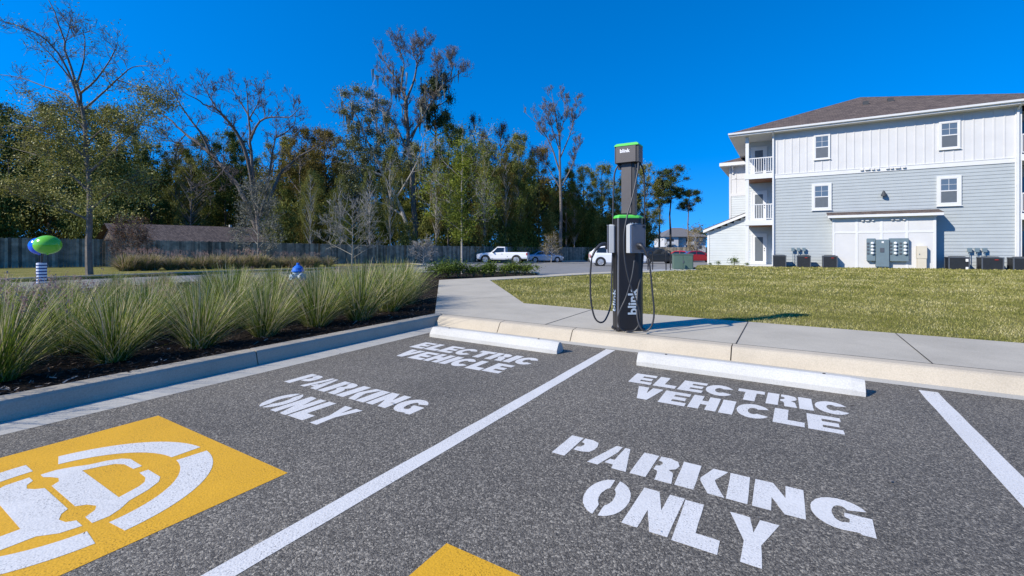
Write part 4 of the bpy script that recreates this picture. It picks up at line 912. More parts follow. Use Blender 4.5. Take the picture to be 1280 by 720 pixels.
# --- island clumps along the fence
ism = [tuft_mesh(20+i, 420, .75, 0, .12, .012) for i in range(3)]
M['tuft_tan'] = attr_mat('tan_ornamental_grass', [(0, (.08, .09, .03)), (.3, (.20, .20, .07)), (.6, (.36, .31, .14)), (.8, (.48, .40, .24)), (1, (.5, .34, .28))], .6, .3)
for m__ in ism: m__.materials.clear(); m__.materials.append(M['tuft_tan'])
ipl = [plume_mesh(30)]
k = 0
wrd = ['pale tan', 'yellow green', 'greyish green', 'pinkish', 'olive', 'straw coloured', 'light green', 'dull green']
for row, (dd, n0) in enumerate(((0, 19), (1.1, 17))):
    for i in range(n0):
        px = 152+i*(272/n0)+rnd.uniform(-4, 4)+row*6; d_ = 22.5+(px-150)*.026+dd*1.2; v = at(px, d_, 0)
        t = thing('fence_grass_clump', '%s grass clump, %s from left in the %s row before the fence' % (wrd[k % 8], (ords+['fourteenth', 'fifteenth', 'sixteenth', 'seventeenth', 'eighteenth', 'nineteenth'])[i], 'front' if row == 0 else 'back'), 'ornamental grass', (v.x, v.y, gz(v.x, v.y)+.09), k*1.1, 'ornamental grass clumps before the fence')
        s_ = rnd.uniform(.8, 1.15); t.scale = (s_*1.2, s_*1.2, s_*1.05); link('blades', ism[k % 3], None, t); k += 1
        if k % 2 == 0: link('plumes', ipl[0], None, t)['kind'] = 'stuff'
# ---------------------------------------------------------------- wooden fence
M['board'] = attr_mat('weathered_boards', [(0, (.12, .105, .09)), (.5, (.28, .245, .21)), (.85, (.41, .36, .30)), (1, (.2, .13, .08))], .9, sc=2.5)
fp = [(-43, -14), (-40, 7), (-34.6, 31.5), (-30.3, 42), (-24.6, 61), (-22.5, 68), (-12, 74)]
fence = thing('wooden_fence', 'long weathered grey board fence running in front of the woods', 'fence', (fp[0][0], fp[0][1], 0))
rnd = random.Random(11); pk = 0
for (a, c) in zip(fp[:-1], fp[1:]):
    A_, C_ = Vector((*a, 0)), Vector((*c, 0)); L = (C_-A_).length; npan = max(1, round(L/2.44)); u = (C_-A_).normalized(); nn = Vector((u.y, -u.x, 0))
    for i in range(npan):
        if a[1] < -10 and i < npan*.45: continue
        b = MB(); tone = []; x = 0.0; Lp = L/npan; s0 = i*Lp
        while x < Lp-.02:
            w_ = min(.142, Lp-x); h_ = 1.83+rnd.uniform(-.035, .03); o_ = rnd.uniform(0, .012); p0 = A_+u*(s0+x+.003); p1 = A_+u*(s0+x+w_-.003); z = gz(p0.x, p0.y)+.10
            q = [p0+nn*o_, p1+nn*o_, p1+nn*(o_+.018), p0+nn*(o_+.018)]
            vs = [(v.x, v.y, z) for v in q]+[(v.x, v.y, z+h_-.04) for v in q]; m0 = q[0].lerp(q[1], .25); m1 = q[0].lerp(q[1], .75); m2 = q[3].lerp(q[2], .75); m3 = q[3].lerp(q[2], .25)
            vs += [(v.x, v.y, z+h_) for v in (m0, m1, m2, m3)]
            b.add(vs, [(0, 1, 5, 4), (1, 2, 6, 5), (2, 3, 7, 6), (3, 0, 4, 7), (4, 5, 9, 8), (5, 6, 10, 9), (6, 7, 11, 10), (7, 4, 8, 11), (8, 9, 10, 11)])
            tone += [min(1, max(0, rnd.gauss(.42, .22)))]*9; x += w_
        me = b.mesh('fence_panel'); set_tone(me, tone); me.transform(Matrix.Translation((-fp[0][0], -fp[0][1], 0))); pn = link('fence_panel', me, M['board'], fence)
        if i % 1 == 0:
            b = MB(); p = A_+u*s0-nn*.06; z = gz(p.x, p.y); b.box(p.x-.045-fp[0][0], p.x+.045-fp[0][0], p.y-.045-fp[0][1], p.y+.045-fp[0][1], z, z+1.8); b.build('post', M['bark_dark'], pn)
# ---------------------------------------------------------------- featured trees
def root_at(px, d_, name, lab, cat='tree', off=.08, group=None):
    v = at(px, d_); return thing(name, lab, cat, (v.x, v.y, v.z+off), 0, group)
# young tree at left
t = root_at(112, 19, 'young_oak_tree', 'large thin-crowned young tree with bare upper twigs at far left, before the fence')
limbs = [([(112, 345), (110, 300), (112, 250), (108, 190), (103, 140), (97, 108), (84, 75), (77, 40), (62, 2)], .135, .015),
 ([(100, 138), (90, 100), (72, 66), (52, 46), (25, 33), (-6, 24)], .05, .012), ([(97, 110), (78, 85), (60, 65), (45, 50)], .04, .01), ([(101, 145), (85, 120), (55, 108), (25, 97), (-10, 92)], .045, .01),
 ([(96, 105), (104, 78), (106, 50), (104, 38)], .04, .01), ([(80, 62), (86, 38), (90, 20)], .02, .008), ([(99, 118), (120, 100), (138, 74), (146, 58)], .05, .01), ([(103, 138), (125, 120), (146, 100), (166, 84), (196, 82)], .05, .01),
 ([(146, 100), (170, 108), (188, 118), (196, 135)], .03, .008), ([(112, 215), (140, 190), (165, 165), (190, 140), (205, 128)], .06, .01), ([(111, 240), (85, 215), (50, 195), (15, 185)], .06, .01), ([(112, 262), (140, 240), (165, 222)], .05, .01),
 ([(110, 200), (80, 175), (45, 160), (5, 158)], .05, .01), ([(111, 275), (80, 262), (45, 252), (20, 240)], .05, .01), ([(108, 180), (130, 160), (150, 150), (175, 168)], .04, .01), ([(109, 165), (90, 145), (60, 135)], .04, .01)]
b, tips, pts = traced_tree(t.location, 19, limbs, 3, (11, .6, 2, 4), .12, .005)
b.build('trunk', M['bark'], t)
tp = np.array([list(v) for v in tips]); low_ = hz(138, 19)-t.location.z; hi_ = hz(90, 19)-t.location.z
prob = np.clip((hi_-tp[:, 2])/(hi_-low_), .03, 1); sel = tp[rng.random(len(tp)) < prob]
P_ = np.repeat(sel, 11, 0)+rng.normal(0, .17, (len(sel)*11, 3)); P_ = P_[P_[:, 2] > hz(285, 19)-t.location.z]
C_ = [p3(px_, py_, 19+rnd.uniform(-1.8, 1.8))-t.location for px_, py_ in [(rnd.gauss(96, 50), rnd.uniform(134, 272)) for _ in range(80)] if 0 < px_ < 192]
P2 = blob_points([tuple(c) for c in C_], [rnd.uniform(.5, .95) for _ in C_], 200, .6); leaves_obj('crown', np.concatenate([P_, P2]), .085, M['leaf_young'], t)
# dead oak with spreading limbs
t = root_at(325, 47, 'bare_oak_tree', 'wide bare spreading tree with pale limbs rising above the roof behind the fence', off=0)
limbs = [([(328, 332), (324, 290), (320, 250), (316, 215), (313, 178), (311, 150), (309, 116)], .33, .04), ([(320, 262), (310, 200), (296, 166), (283, 150), (272, 137), (255, 130), (240, 121)], .22, .04), ([(283, 150), (271, 136), (262, 122), (254, 106)], .1, .03),
 ([(322, 290), (302, 240), (278, 208), (250, 180), (232, 168), (215, 152), (198, 138), (183, 124)], .26, .03), ([(262, 190), (250, 165), (237, 148), (225, 130), (212, 106)], .14, .03), ([(232, 168), (222, 178), (205, 172)], .06, .02), ([(326, 270), (335, 230), (341, 188), (346, 165)], .18, .04),
 ([(345, 172), (358, 165), (368, 155), (369, 142)], .09, .03), ([(312, 175), (325, 152), (345, 146), (362, 147), (372, 137)], .13, .03), ([(326, 290), (345, 228), (360, 207), (380, 192), (398, 183), (412, 180)], .2, .04), ([(315, 152), (305, 135), (296, 120), (287, 108)], .1, .03), ([(311, 150), (322, 130), (328, 112)], .08, .02), ([(283, 208), (268, 225), (250, 232)], .09, .02), ([(320, 240), (290, 225), (275, 205)], .1, .02)]
b, tips, pts = traced_tree(t.location, 47, limbs, 8, (10, 1.25, 3, 3), .2, .012)
b.build('trunk', M['bark_limb'], t)
tp = np.array([list(v) for v in tips]); sel = tp[rng.random(len(tp)) < .03]; leaves_obj('dry_leaves', np.repeat(sel, 4, 0)+rng.normal(0, .2, (len(sel)*4, 3)), .16, M['leaf_rust'], t)
# tall cypress
t = root_at(520, 56, 'bare_cypress_tree', 'tallest bare crowned tree with grey hanging moss rising at centre left', off=0)
limbs = [([(520, 330), (519, 280), (516, 230), (512, 190), (509, 150), (508, 125)], .42, .18), ([(508, 125), (518, 98), (521, 80), (516, 66), (520, 52)], .16, .03), ([(509, 135), (500, 105), (486, 86), (472, 60)], .14, .03), ([(502, 108), (505, 80), (500, 66), (493, 50)], .1, .02),
 ([(521, 82), (529, 66), (535, 52)], .1, .02), ([(514, 200), (496, 160), (482, 140), (470, 128)], .14, .03), ([(514, 170), (535, 135), (552, 108), (568, 96), (581, 86)], .15, .02), ([(545, 115), (548, 92), (545, 75)], .07, .02), ([(508, 128), (492, 112), (474, 92)], .09, .02), ([(512, 180), (525, 150), (530, 120)], .1, .03), ([(560, 102), (566, 84), (562, 72)], .06, .02)]
b, tips, pts = traced_tree(t.location, 56, limbs, 21, (17, 1.05, 3, 4), .35, .010)
b.build('trunk', M['bark'], t)
tp = np.array([list(v) for v in tips]); sel = tp[rng.random(len(tp)) < .035]; leaves_obj('sparse_crown', np.repeat(sel, 3, 0)+rng.normal(0, .22, (len(sel)*3, 3)), .12, M['leaf_rust'], t)
def moss_strips(name, pts, n, L, parent, w_=.10):
    V = []; T = []
    for i in range(n):
        p = np.array(list(pts[rnd.randrange(len(pts))]))+rng.normal(0, .3, 3); l_ = L*rnd.uniform(.3, 1.1); k_ = 5
        for q in range(4):
            o_ = rng.normal(0, .12, 3); o_[2] = 0; a_ = rnd.uniform(0, 6.28); wv = np.array([math.cos(a_), math.sin(a_), 0])*w_*rnd.uniform(.4, 1)
            for j in range(k_):
                z0, z1 = -l_*j/k_, -l_*(j+1)/k_; f0, f1 = 1-.8*j/k_, 1-.8*(j+1)/k_; V.append([p+o_*f0-wv*f0+[0, 0, z0], p+o_*f0+wv*f0+[0, 0, z0], p+o_*f1+wv*f1+[0, 0, z1], p+o_*f1-wv*f1+[0, 0, z1]]); T.append(rnd.random())
    me = npmesh(name, np.array(V), 4); set_tone(me, T); return link(name, me, M['moss'], parent)
moss_strips('hanging_moss', [v for v in pts if hz(160, 56) < v.z+t.location.z < hz(85, 56)], 70, 1.8, t, .08)
# bare tree at px 700
t = root_at(700, 58, 'slender_bare_tree', 'tall slender bare tree with upswept twigs and few rusty leaves, left of the charging station', off=0)
limbs = [([(700, 328), (701, 270), (700, 210), (699, 170), (694, 140), (690, 118)], .26, .03), ([(700, 215), (688, 180), (676, 160), (662, 146)], .12, .02), ([(699, 200), (712, 170), (718, 145), (721, 128)], .1, .02), ([(700, 190), (690, 160), (682, 135)], .09, .02), ([(698, 170), (706, 145), (704, 120)], .08, .02), ([(701, 235), (716, 205), (724, 180)], .1, .02), ([(700, 235), (682, 205), (668, 190)], .1, .02)]
b, tips, pts = traced_tree(t.location, 58, limbs, 33, (16, 1.0, 3, 4), .45, .010)
b.build('trunk', M['bark'], t)
tp = np.array([list(v) for v in tips]); sel = tp[rng.random(len(tp)) < .04]; leaves_obj('dry_leaves', np.repeat(sel, 3, 0)+rng.normal(0, .2, (len(sel)*3, 3)), .12, M['leaf_rust'], t)
# mossy live oak
def clump_crown(t, d0, cl, dens, size, m, name='crown', flat_=.6):
    C = [p3(x, y, d0+rnd.uniform(-1, 1)*r*.9*d0/F)-t.location for x, y, r in cl]; P_ = blob_points([tuple(c) for c in C], [r*d0/F for x, y, r in cl], dens, flat_); return leaves_obj(name, P_, size, m, t)
t = root_at(505, 52, 'mossy_live_oak', 'olive live oak with leaning pale trunk and grey hanging moss, left of the cypress', off=0)
limbs = [([(516, 332), (512, 300), (505, 270), (495, 248), (480, 220), (466, 190), (452, 160), (440, 130)], .3, .06), ([(495, 248), (515, 215), (524, 195), (528, 178)], .11, .03), ([(480, 220), (455, 210), (435, 205)], .16, .04), ([(466, 190), (480, 165), (484, 140)], .14, .04), ([(452, 160), (436, 145), (428, 125)], .1, .03), ([(505, 270), (480, 255), (455, 250)], .16, .04), ([(456, 165), (470, 140), (466, 115)], .09, .02)]
b, tips, pts = traced_tree(t.location, 52, limbs, 41, (6, 1.5, 2, 3), .1, .02)
b.build('trunk', M['bark_pale'], t)
clump_crown(t, 52, [(432, 118, 12), (446, 112, 11), (460, 118, 12), (430, 140, 11), (447, 135, 14), (465, 140, 14), (480, 128, 9), (440, 160, 14), (462, 165, 15), (484, 150, 9), (425, 175, 11), (448, 186, 15), (472, 190, 16), (436, 208, 13), (462, 214, 15), (490, 200, 13), (512, 205, 13), (520, 185, 10), (452, 236, 13), (480, 238, 12), (432, 235, 12), (500, 228, 11), (468, 262, 12), (440, 222, 14), (474, 216, 14), (455, 200, 14), (430, 192, 12), (478, 176, 12), (460, 150, 12), (445, 172, 13)], 560, .19, M['leaf_oak'])
moss_strips('hanging_moss', [v for v in pts if v.z+t.location.z > hz(250, 52)], 110, 2.0, t, .07)
# slim young tree in the far planting with white stem
t = root_at(578, 19, 'young_street_tree', 'slim young tree with pale stem and yellow green crown growing among the round shrubs', off=.1)
limbs = [([(578, 346), (577, 300), (577, 250), (578, 200), (577, 172)], .055, .01)]+[([(577, 300-i*11), (577+(18+8*((i*7) % 3))*(-1 if i % 2 else 1), 275-i*11+((i*5) % 7)), (577+(30+10*((i*5) % 3))*(-1 if i % 2 else 1)*(1-.06*i), 262-i*11)], .010, .004) for i in range(9)]
b, tips, pts = traced_tree(t.location, 19, limbs, 51, (7, .5, 2, 3), .25, .004)
b.build('trunk', M['bark_pale'], t)
tp = np.array([list(v) for v in tips]); P_ = np.repeat(tp, 5, 0)+rng.normal(0, .14, (len(tp)*5, 3)); C_ = [p3(577+rnd.gauss(0, 15)*(1.15-abs(py_-245)/95), py_, 19+rnd.uniform(-.7, .7))-t.location for py_ in [rnd.uniform(172, 302) for _ in range(48)]]
P2 = blob_points([tuple(c) for c in C_], [rnd.uniform(.25, .5) for _ in C_], 1000, .8); leaves_obj('crown', np.concatenate([P_, P2]), .07, M['leaf_bright'], t)
# small silvery and brown saplings before the fence
def sapling(px, py_top, d_, w_px, lab, m, leafm=None, seed=1, ang=.25, tw_=(8, .5, 2, 3), off=.1, lr=.10, up=.2):
    t = root_at(px, d_, 'sapling', lab, 'tree', off=off); yb = YH+F*(CH-t.location.z)/d_; H_ = yb-py_top; r_ = random.Random(seed)
    limbs = [([(px, yb), (px+1, yb-H_*.5), (px, py_top)], .05, .01)]
    for i in range(13):
        y0 = yb-H_*(.12+.8*i/13); s_ = -1 if i % 2 else 1; ww = w_px*(1-.55*i/13)*r_.uniform(.7, 1.1); limbs.append(([(px, y0), (px+s_*ww*.55, y0-H_*ang*.5), (px+s_*ww, y0-H_*ang*r_.uniform(.7, 1.1))], .025, .006))
    b, tips, pts = traced_tree(t.location, d_, limbs, seed, tw_, up, .009, .9, 5); b.build('trunk', m, t)
    if leafm: tp = np.array([list(v) for v in tips]); leaves_obj('crown', np.repeat(tp, 4, 0)+rng.normal(0, .13, (len(tp)*4, 3)), lr, leafm, t)
sapling(322, 240, 29, 26, 'slim grey green young tree before the fence under the wide bare tree', M['silver'], M['moss'], 61)
sapling(163, 284, 27, 22, 'small brown leaved sapling before the fence beside the roof', M['bark'], M['leaf_rust'], 62, lr=.07)
sapling(440, 258, 34, 38, 'silvery leafless bushy sapling before the fence at its bend', M['silver'], None, 63, .3, (9, .7, 2, 3))
sapling(529, 305, 36, 15, 'small bare reddish sapling before the fence right of the silvery one', M['bark_pale'], None, 64, .3, (6, .4, 2, 3))
sapling(689, 300, 50, 8, 'small thin yellowing sapling behind the parked silver car', M['bark_pale'], M['leaf_gold'], 65, .3, (5, .5, 2, 2), lr=.1)
sapling(869, 291, 60, 8, 'thin yellow leaved sapling near the green transformer box', M['bark_pale'], M['leaf_gold'], 66, .3, (5, .5, 2, 2), lr=.12)
# ---------------------------------------------------------------- woodland trees
def crown_proto(kind, seed, H=16.0, W=4.2, z0=.22):
    r = random.Random(seed); C = []; Rr = []
    n = {'pine': 30, 'bush': 16}.get(kind, 62)
    for i in range(n):
        if kind == 'pine': z = r.uniform(.66, .97)*H; q = W*.62*math.sqrt(r.random())*(1.05-abs(z/H-.8)*2.2); rr = r.uniform(.5, .95)
        elif kind == 'bush': z = r.uniform(.05, .9)*H; q = W*math.sqrt(r.random())*(1-(z/H)**2*.6); rr = r.uniform(.9, 1.4)
        else:
            f_ = z0+(1-z0)*((i+.5)/n); z = f_*H*r.uniform(.95, 1.03); prof = math.sin(math.pi*min(1, max(0.02, ((f_-z0)/(1-z0))*.86+.14)))**.55; q = W*prof*(.35+.65*math.sqrt(r.random())); rr = r.uniform(.55, 1.3)*(1.1 if f_ < .8 else .8)
        a = r.uniform(0, 6.28); C.append((q*math.cos(a), q*math.sin(a), min(z, H-.6))); Rr.append(rr)
    CA = np.array(C); nd = {'pine': 1500, 'bush': 1200, 'thin': 3500}.get(kind, 9000); ia = rng.integers(0, len(CA), nd); dd_ = np.linalg.norm(CA[ia][:, None]-CA[None], axis=2); near_ = np.argsort(dd_, 1)[:, 1:5]; ib = near_[np.arange(nd), rng.integers(0, 4, nd)]
    Pd = CA[ia]+(CA[ib]-CA[ia])*rng.random((nd, 1))+rng.normal(0, .42 if kind != 'pine' else .3, (nd, 3))
    P_ = blob_points(C, Rr, {'pine': 620, 'bush': 420, 'thin': 230}.get(kind, 380), .62); P_ = np.concatenate([P_, Pd])
    b = MB(); tr = .028*H*(.55 if kind != 'bush' else .2)
    tp = [Vector((r.uniform(-.3, .3)*i/5, r.uniform(-.3, .3)*i/5, H*.93*i/6)) for i in range(7)]; b.tube(tp, [tr*(1-.85*i/6) for i in range(7)], 8)
    for c in C[::1 if kind in ('pine', 'thin') else 3]:
        c = Vector(c); z = max(.5, c.z-Vector((c.x, c.y, 0)).length*(.35 if kind == 'pine' else .8)); p = Vector((0, 0, min(z, H*.88))); b.tube([p, p.lerp(c, .5)+Vector((0, 0, -.1)), c], [tr*.3, tr*.2, .02], 5, cap=False)
    cm = npmesh('crown', leaf_quads(P_, {'pine': .20, 'bush': .18, 'thin': .16}.get(kind, .185), .05), 4); set_tone(cm, rng.beta(2, 2, len(P_)))
    return cm, b.mesh('trunk')
PR = {'full': [crown_proto('full', 100+i) for i in range(4)], 'thin': [crown_proto('thin', 110+i, z0=.3) for i in range(3)], 'pine': [crown_proto('pine', 120+i, W=4.6) for i in range(3)], 'bush': [crown_proto('bush', 130+i, 4.0, 2.2) for i in range(3)]}
pk = {'n': 0}
def fence_d(px):
    u_ = at(px, 1, 0); best = 0
    for a, c in zip(fp[:-1], fp[1:]):
        ex_, ey_ = c[0]-a[0], c[1]-a[1]; den = u_.x*ey_-u_.y*ex_
        if abs(den) < 1e-6: continue
        t_ = (a[0]*ey_-a[1]*ex_)/den; q_ = (a[0]*u_.y-a[1]*u_.x)/den
        if t_ > 0 and -.001 <= q_ <= 1.001: best = max(best, t_)
    return best
def wood_tree(px, py, hw, d_, kind, leaf, bark, lab, group='trees of the woodland behind the fence'):
    d_ = max(d_, 53) if 125 < px < 335 else d_; i = pk['n']; pk['n'] += 1; fd_ = max(fence_d(px), fence_d(px-hw*.8)); d_ = max(d_, fd_+hw*d_/F*.6+.4); v = at(px, d_); H = hz(py, d_)-v.z; ps = PR[kind]; cm, tmh = ps[i % len(ps)]; H0 = 4.0 if kind == 'bush' else 16.0; W0 = {'bush': 3.0, 'pine': 3.6}.get(kind, 5.2)
    t = thing({'pine': 'pine_tree', 'bush': 'understory_bush'}.get(kind, 'woodland_tree'), lab, 'bush' if kind == 'bush' else 'tree', (v.x, v.y, v.z-.05), rnd.uniform(0, 6.28), group)
    sx = hw*d_/F/W0; t.scale = (sx, sx, H/H0)
    c2 = cm.copy() if leaf is not None and len(cm.materials) and cm.materials[0] != leaf else cm
    # copies share mesh data per leaf material
    key = (cm.name, leaf.name)
    if key not in pk: m_ = cm.copy(); m_.materials.clear(); m_.materials.append(leaf); pk[key] = m_
    if (tmh.name, bark.name) not in pk: m_ = tmh.copy(); m_.materials.clear(); m_.materials.append(bark); pk[(tmh.name, bark.name)] = m_
    link('crown', pk[key], None, t); link('trunk', pk[(tmh.name, bark.name)], None, t)
D_, O_, Gd, Ru, Pn, Br = M['leaf_dark'], M['leaf_olive'], M['leaf_gold'], M['leaf_rust'], M['leaf_pine'], M['leaf_bright']
wt = [(-45, 122, 60, 46, 'full', D_, 'dark evergreen cut by the left edge of the photo'), (12, 128, 52, 48, 'full', D_, 'broad dark tree at the far left behind the young tree'), (62, 126, 46, 50, 'full', D_, 'dark full tree just left of the young tree trunk'),
 (108, 134, 44, 46, 'full', D_, 'dark tree directly behind the trunk of the young tree'), (146, 132, 40, 50, 'full', D_, 'dark evergreen right of the young tree trunk'), (188, 176, 34, 47, 'full', D_, 'very dark lower tree left of the wide bare tree'),
 (220, 174, 32, 56, 'thin', Gd, 'thin golden tree behind the long left limb of the bare tree'), (252, 166, 30, 60, 'full', D_, 'dark green rounded crown left of the bare tree trunk'), (282, 160, 32, 62, 'full', D_, 'dark green crown just behind the bare tree fork'), (238, 195, 30, 50, 'thin', O_, 'thin olive tree above the brown roof'),
 (340, 176, 30, 58, 'thin', O_, 'thin olive tree right of the bare tree trunk'), (376, 158, 36, 56, 'full', Gd, 'golden brown full tree right of the wide bare tree'), (408, 160, 32, 60, 'full', Gd, 'golden tree just left of the mossy oak'), (392, 215, 32, 50, 'full', O_, 'lower olive tree with hanging branches left of the mossy oak'),
 (420, 235, 26, 54, 'full', D_, 'low dark tree under the mossy oak'), (495, 158, 26, 62, 'full', O_, 'olive tree filling the gap behind mossy oak and cypress'), (545, 86, 30, 60, 'pine', Pn, 'tall dark pine crown beside the bare cypress'), (520, 175, 30, 60, 'full', O_, 'green tree below the pine crown'),
 (562, 152, 30, 58, 'full', D_, 'dark tree right below the tall pine'), (594, 142, 26, 62, 'thin', Ru, 'rusty brown bare topped tree right of the tall pine'), (626, 150, 26, 62, 'thin', Ru, 'second rusty topped tree right of the tall pine'), (610, 172, 32, 56, 'full', O_, 'olive full tree under the rusty tops'),
 (648, 165, 30, 58, 'full', O_, 'olive tree left of the slender bare tree'), (640, 205, 30, 54, 'full', D_, 'dark tree above the white pickup truck'), (674, 182, 30, 56, 'full', Gd, 'golden green tree at the foot of the slender bare tree'), (708, 208, 28, 62, 'full', D_, 'dark tree right behind the slender bare tree'),
 (730, 206, 28, 64, 'full', O_, 'olive tree between slender bare tree and charging station'), (752, 204, 30, 66, 'full', O_, 'open crowned olive tree just left of the charging station'), (782, 212, 28, 68, 'full', D_, 'open dark tree behind the charging station'), (808, 203, 26, 66, 'full', O_, 'open olive tree just right of the charging station'),
 (838, 205, 26, 64, 'pine', Pn, 'tall pine standing right of the charging station'), (860, 232, 20, 68, 'pine', Pn, 'smaller pine with a long right limb above the far building'), (824, 222, 22, 72, 'pine', Pn, 'slender pine between the charging station and the tall pine'), (466, 260, 26, 50, 'full', D_, 'low dark tree behind the mossy oak trunk'),
 (560, 215, 26, 50, 'full', O_, 'mid green tree behind the young street tree'), (520, 240, 26, 58, 'full', D_, 'low dark tree behind the leaning oak trunk'), (350, 225, 28, 54, 'full', D_, 'low dark tree right of the bare tree base')]
wt += [(362, 168, 34, 60, 'full', O_, 'full olive tree rising right behind the bare tree trunk'), (398, 158, 32, 62, 'full', Gd, 'full golden brown crown between the bare tree and the leaning oak'), (444, 172, 32, 62, 'full', O_, 'full olive crown straight behind the leaning oak'), (480, 162, 30, 64, 'full', D_, 'full dark crown between leaning oak and tall cypress'),
 (300, 172, 32, 64, 'full', O_, 'full olive crown left of the bare tree fork'), (575, 158, 28, 64, 'full', O_, 'full olive crown above the street tree'), (640, 178, 30, 66, 'full', O_, 'full olive crown far behind the pickup truck'), (225, 182, 32, 62, 'full', O_, 'full olive crown above the left end of the brown roof')]
wt += [(462, 205, 16, 44, 'thin', O_, 'slender pale trunked tree just behind the fence left of the leaning oak'), (488, 190, 15, 46, 'thin', O_, 'slender pale trunked tree just right of the leaning oak crown'), (545, 195, 15, 47, 'thin', Gd, 'slender pale trunked tree left of the street tree stem'), (606, 190, 16, 50, 'thin', O_, 'slender pale trunked tree above the pickup bonnet'),
 (632, 195, 16, 53, 'thin', Gd, 'slender leaning tree with pale trunk above the pickup cab'), (648, 200, 14, 55, 'thin', O_, 'slender pale trunked tree above the pickup tail'), (388, 210, 15, 42, 'thin', O_, 'slender pale trunked tree behind the silvery sapling'), (718, 225, 14, 62, 'thin', Gd, 'slender pale trunked tree right of the tall bare one'), (425, 215, 15, 43, 'thin', O_, 'slender pale trunked tree above the silvery sapling')]
for (px, py, hw, d_, kind, lf, lab) in wt:
    wood_tree(px, py, hw, d_, kind, lf, M['bark_pale'] if 'pale' in lab and kind == 'thin' else (M['bark_dark'] if rnd.random() < .6 else M['bark']), lab)
bu = [(-20, 215, 40), (30, 225, 38), (75, 235, 36), (120, 228, 36), (160, 240, 32), (200, 255, 26), (232, 262, 24), (262, 258, 24), (292, 262, 24), (350, 250, 26), (378, 262, 24), (405, 250, 26), (432, 270, 22), (458, 275, 20), (485, 268, 22), (508, 275, 18), (538, 262, 22), (562, 255, 22), (588, 262, 22), (612, 250, 24), (638, 262, 20), (660, 255, 22), (684, 262, 20), (708, 255, 20), (732, 262, 20), (752, 268, 18), (775, 262, 20), (800, 265, 20)]
side = ['dark', 'olive', 'golden', 'mid green', 'bright']
place = ['at the far left edge', 'left of the balloons', 'behind the balloons', 'behind the young tree trunk', 'left of the brown roof', 'behind the left end of the roof', 'behind the middle of the roof', 'behind the right half of the roof', 'at the right end of the roof', 'right of the bare tree base', 'left of the silvery sapling', 'behind the silvery sapling, left side', 'behind the silvery sapling, right side', 'left of the oak trunk', 'behind the oak trunk', 'between oak and cypress trunks', 'just left of the street tree', 'behind the street tree stem', 'right of the street tree stem', 'above the pickup cab', 'above the pickup tail', 'above the silver car', 'at the slender bare tree base', 'right of the slender bare tree base', 'above the white car roof', 'left of the charging station column', 'behind the charging station', 'right of the charging station column']
for i, (px, py, hw) in enumerate(bu):
    k_ = [0, 1, 2, 3, 0, 0, 1, 3, 0, 1, 2, 3, 0, 4, 0, 1, 3, 0, 2, 1, 3, 0, 1, 3, 0, 1, 0, 2][i]; d_ = (41, 47, 52)[i % 3]+(0 if px < 250 else 4)+(12 if px > 690 else 0)+(13 if 125 < px < 330 else 0)
    wood_tree(px, py, hw, d_, 'bush', [D_, O_, Gd, O_, Br][k_], M['bark_dark'], side[k_]+' bush over the fence '+place[i], 'understory bushes over the fence')
# far wood behind everything: one mass
C = []; Rr = []
for i in range(760):
    px = rnd.uniform(-90, 800); top = np.interp(px, [-90, 150, 200, 260, 330, 420, 560, 650, 700, 760, 800], [175, 178, 215, 200, 205, 200, 190, 205, 235, 262, 275]); d_ = rnd.uniform(72, 84); v = p3(px, rnd.uniform(top+8, 318), d_); C.append(tuple(v)); Rr.append(rnd.uniform(1.6, 3.0))
P_ = blob_points(C, Rr, 75, .8); V = leaf_quads(P_, .5, .05); me = npmesh('far_wood', V, 4); set_tone(me, rng.beta(1.6, 2.6, len(V))); setting(link('far_wood', me, M['leaf_dark']), 'stuff')
C = [tuple(p3(px, py, 300)) for px, py in ((858, 296), (868, 290), (876, 292), (884, 295), (892, 297), (850, 298), (800, 297), (815, 298), (780, 297), (830, 300), (760, 298))]; P_ = blob_points(C, [6.5]*len(C), 28, .7)
V = leaf_quads(P_, 1.0, .2); me = npmesh('distant_trees', V, 4); set_tone(me, rng.beta(2, 2, len(V))); setting(link('distant_trees', me, M['leaf_dark']), 'stuff')
# ---------------------------------------------------------------- hydrant, balloons, roofed house
M['blue'] = simple('blue_enamel', (.02, .14, .55), .35, spec=.5, var=.1); M['hyd'] = simple('silver_hydrant_paint', (.42, .50, .56), .4, spec=.5, var=.15, sc=12)
v = Vector((-10.2, 6.65, gz(-10.2, 6.65)+.12)); h = thing('fire_hydrant', 'blue capped silver fire hydrant standing among the ornamental grasses', 'fire hydrant', v, R(20))
b = MB(); b.lathe([(.15, 0), (.15, .03), (.09, .04), (.085, .45), (.12, .46), (.12, .49), (.10, .495)], 20); b.build('barrel', M['hyd'], h)
b = MB(); b.lathe([(.10, .50), (.145, .505), (.145, .53), (.13, .545), (.115, .60), (.07, .645), (.035, .66), (.03, .72), (.0, .722)], 20); b.build('bonnet', M['blue'], h)
for a_, r_ in ((R(70), .055), (R(-110), .055), (R(-20), .075)):
    b = MB(); b.lathe([(r_, .08), (r_, .15), (r_*1.25, .151), (r_*1.25, .19), (.025, .191), (.02, .215)], 14, (0, 0, .38), 'x'); o = b.build('nozzle_cap', M['hyd'], h); o.data.transform(Matrix.Rotation(a_, 4, 'Z'))
M['bgreen'] = simple('green_balloon_gloss', (.16, .55, .03), .18, spec=.7, var=0); M['bblue'] = simple('blue_balloon_gloss', (.01, .12, .75), .18, spec=.7, var=0)
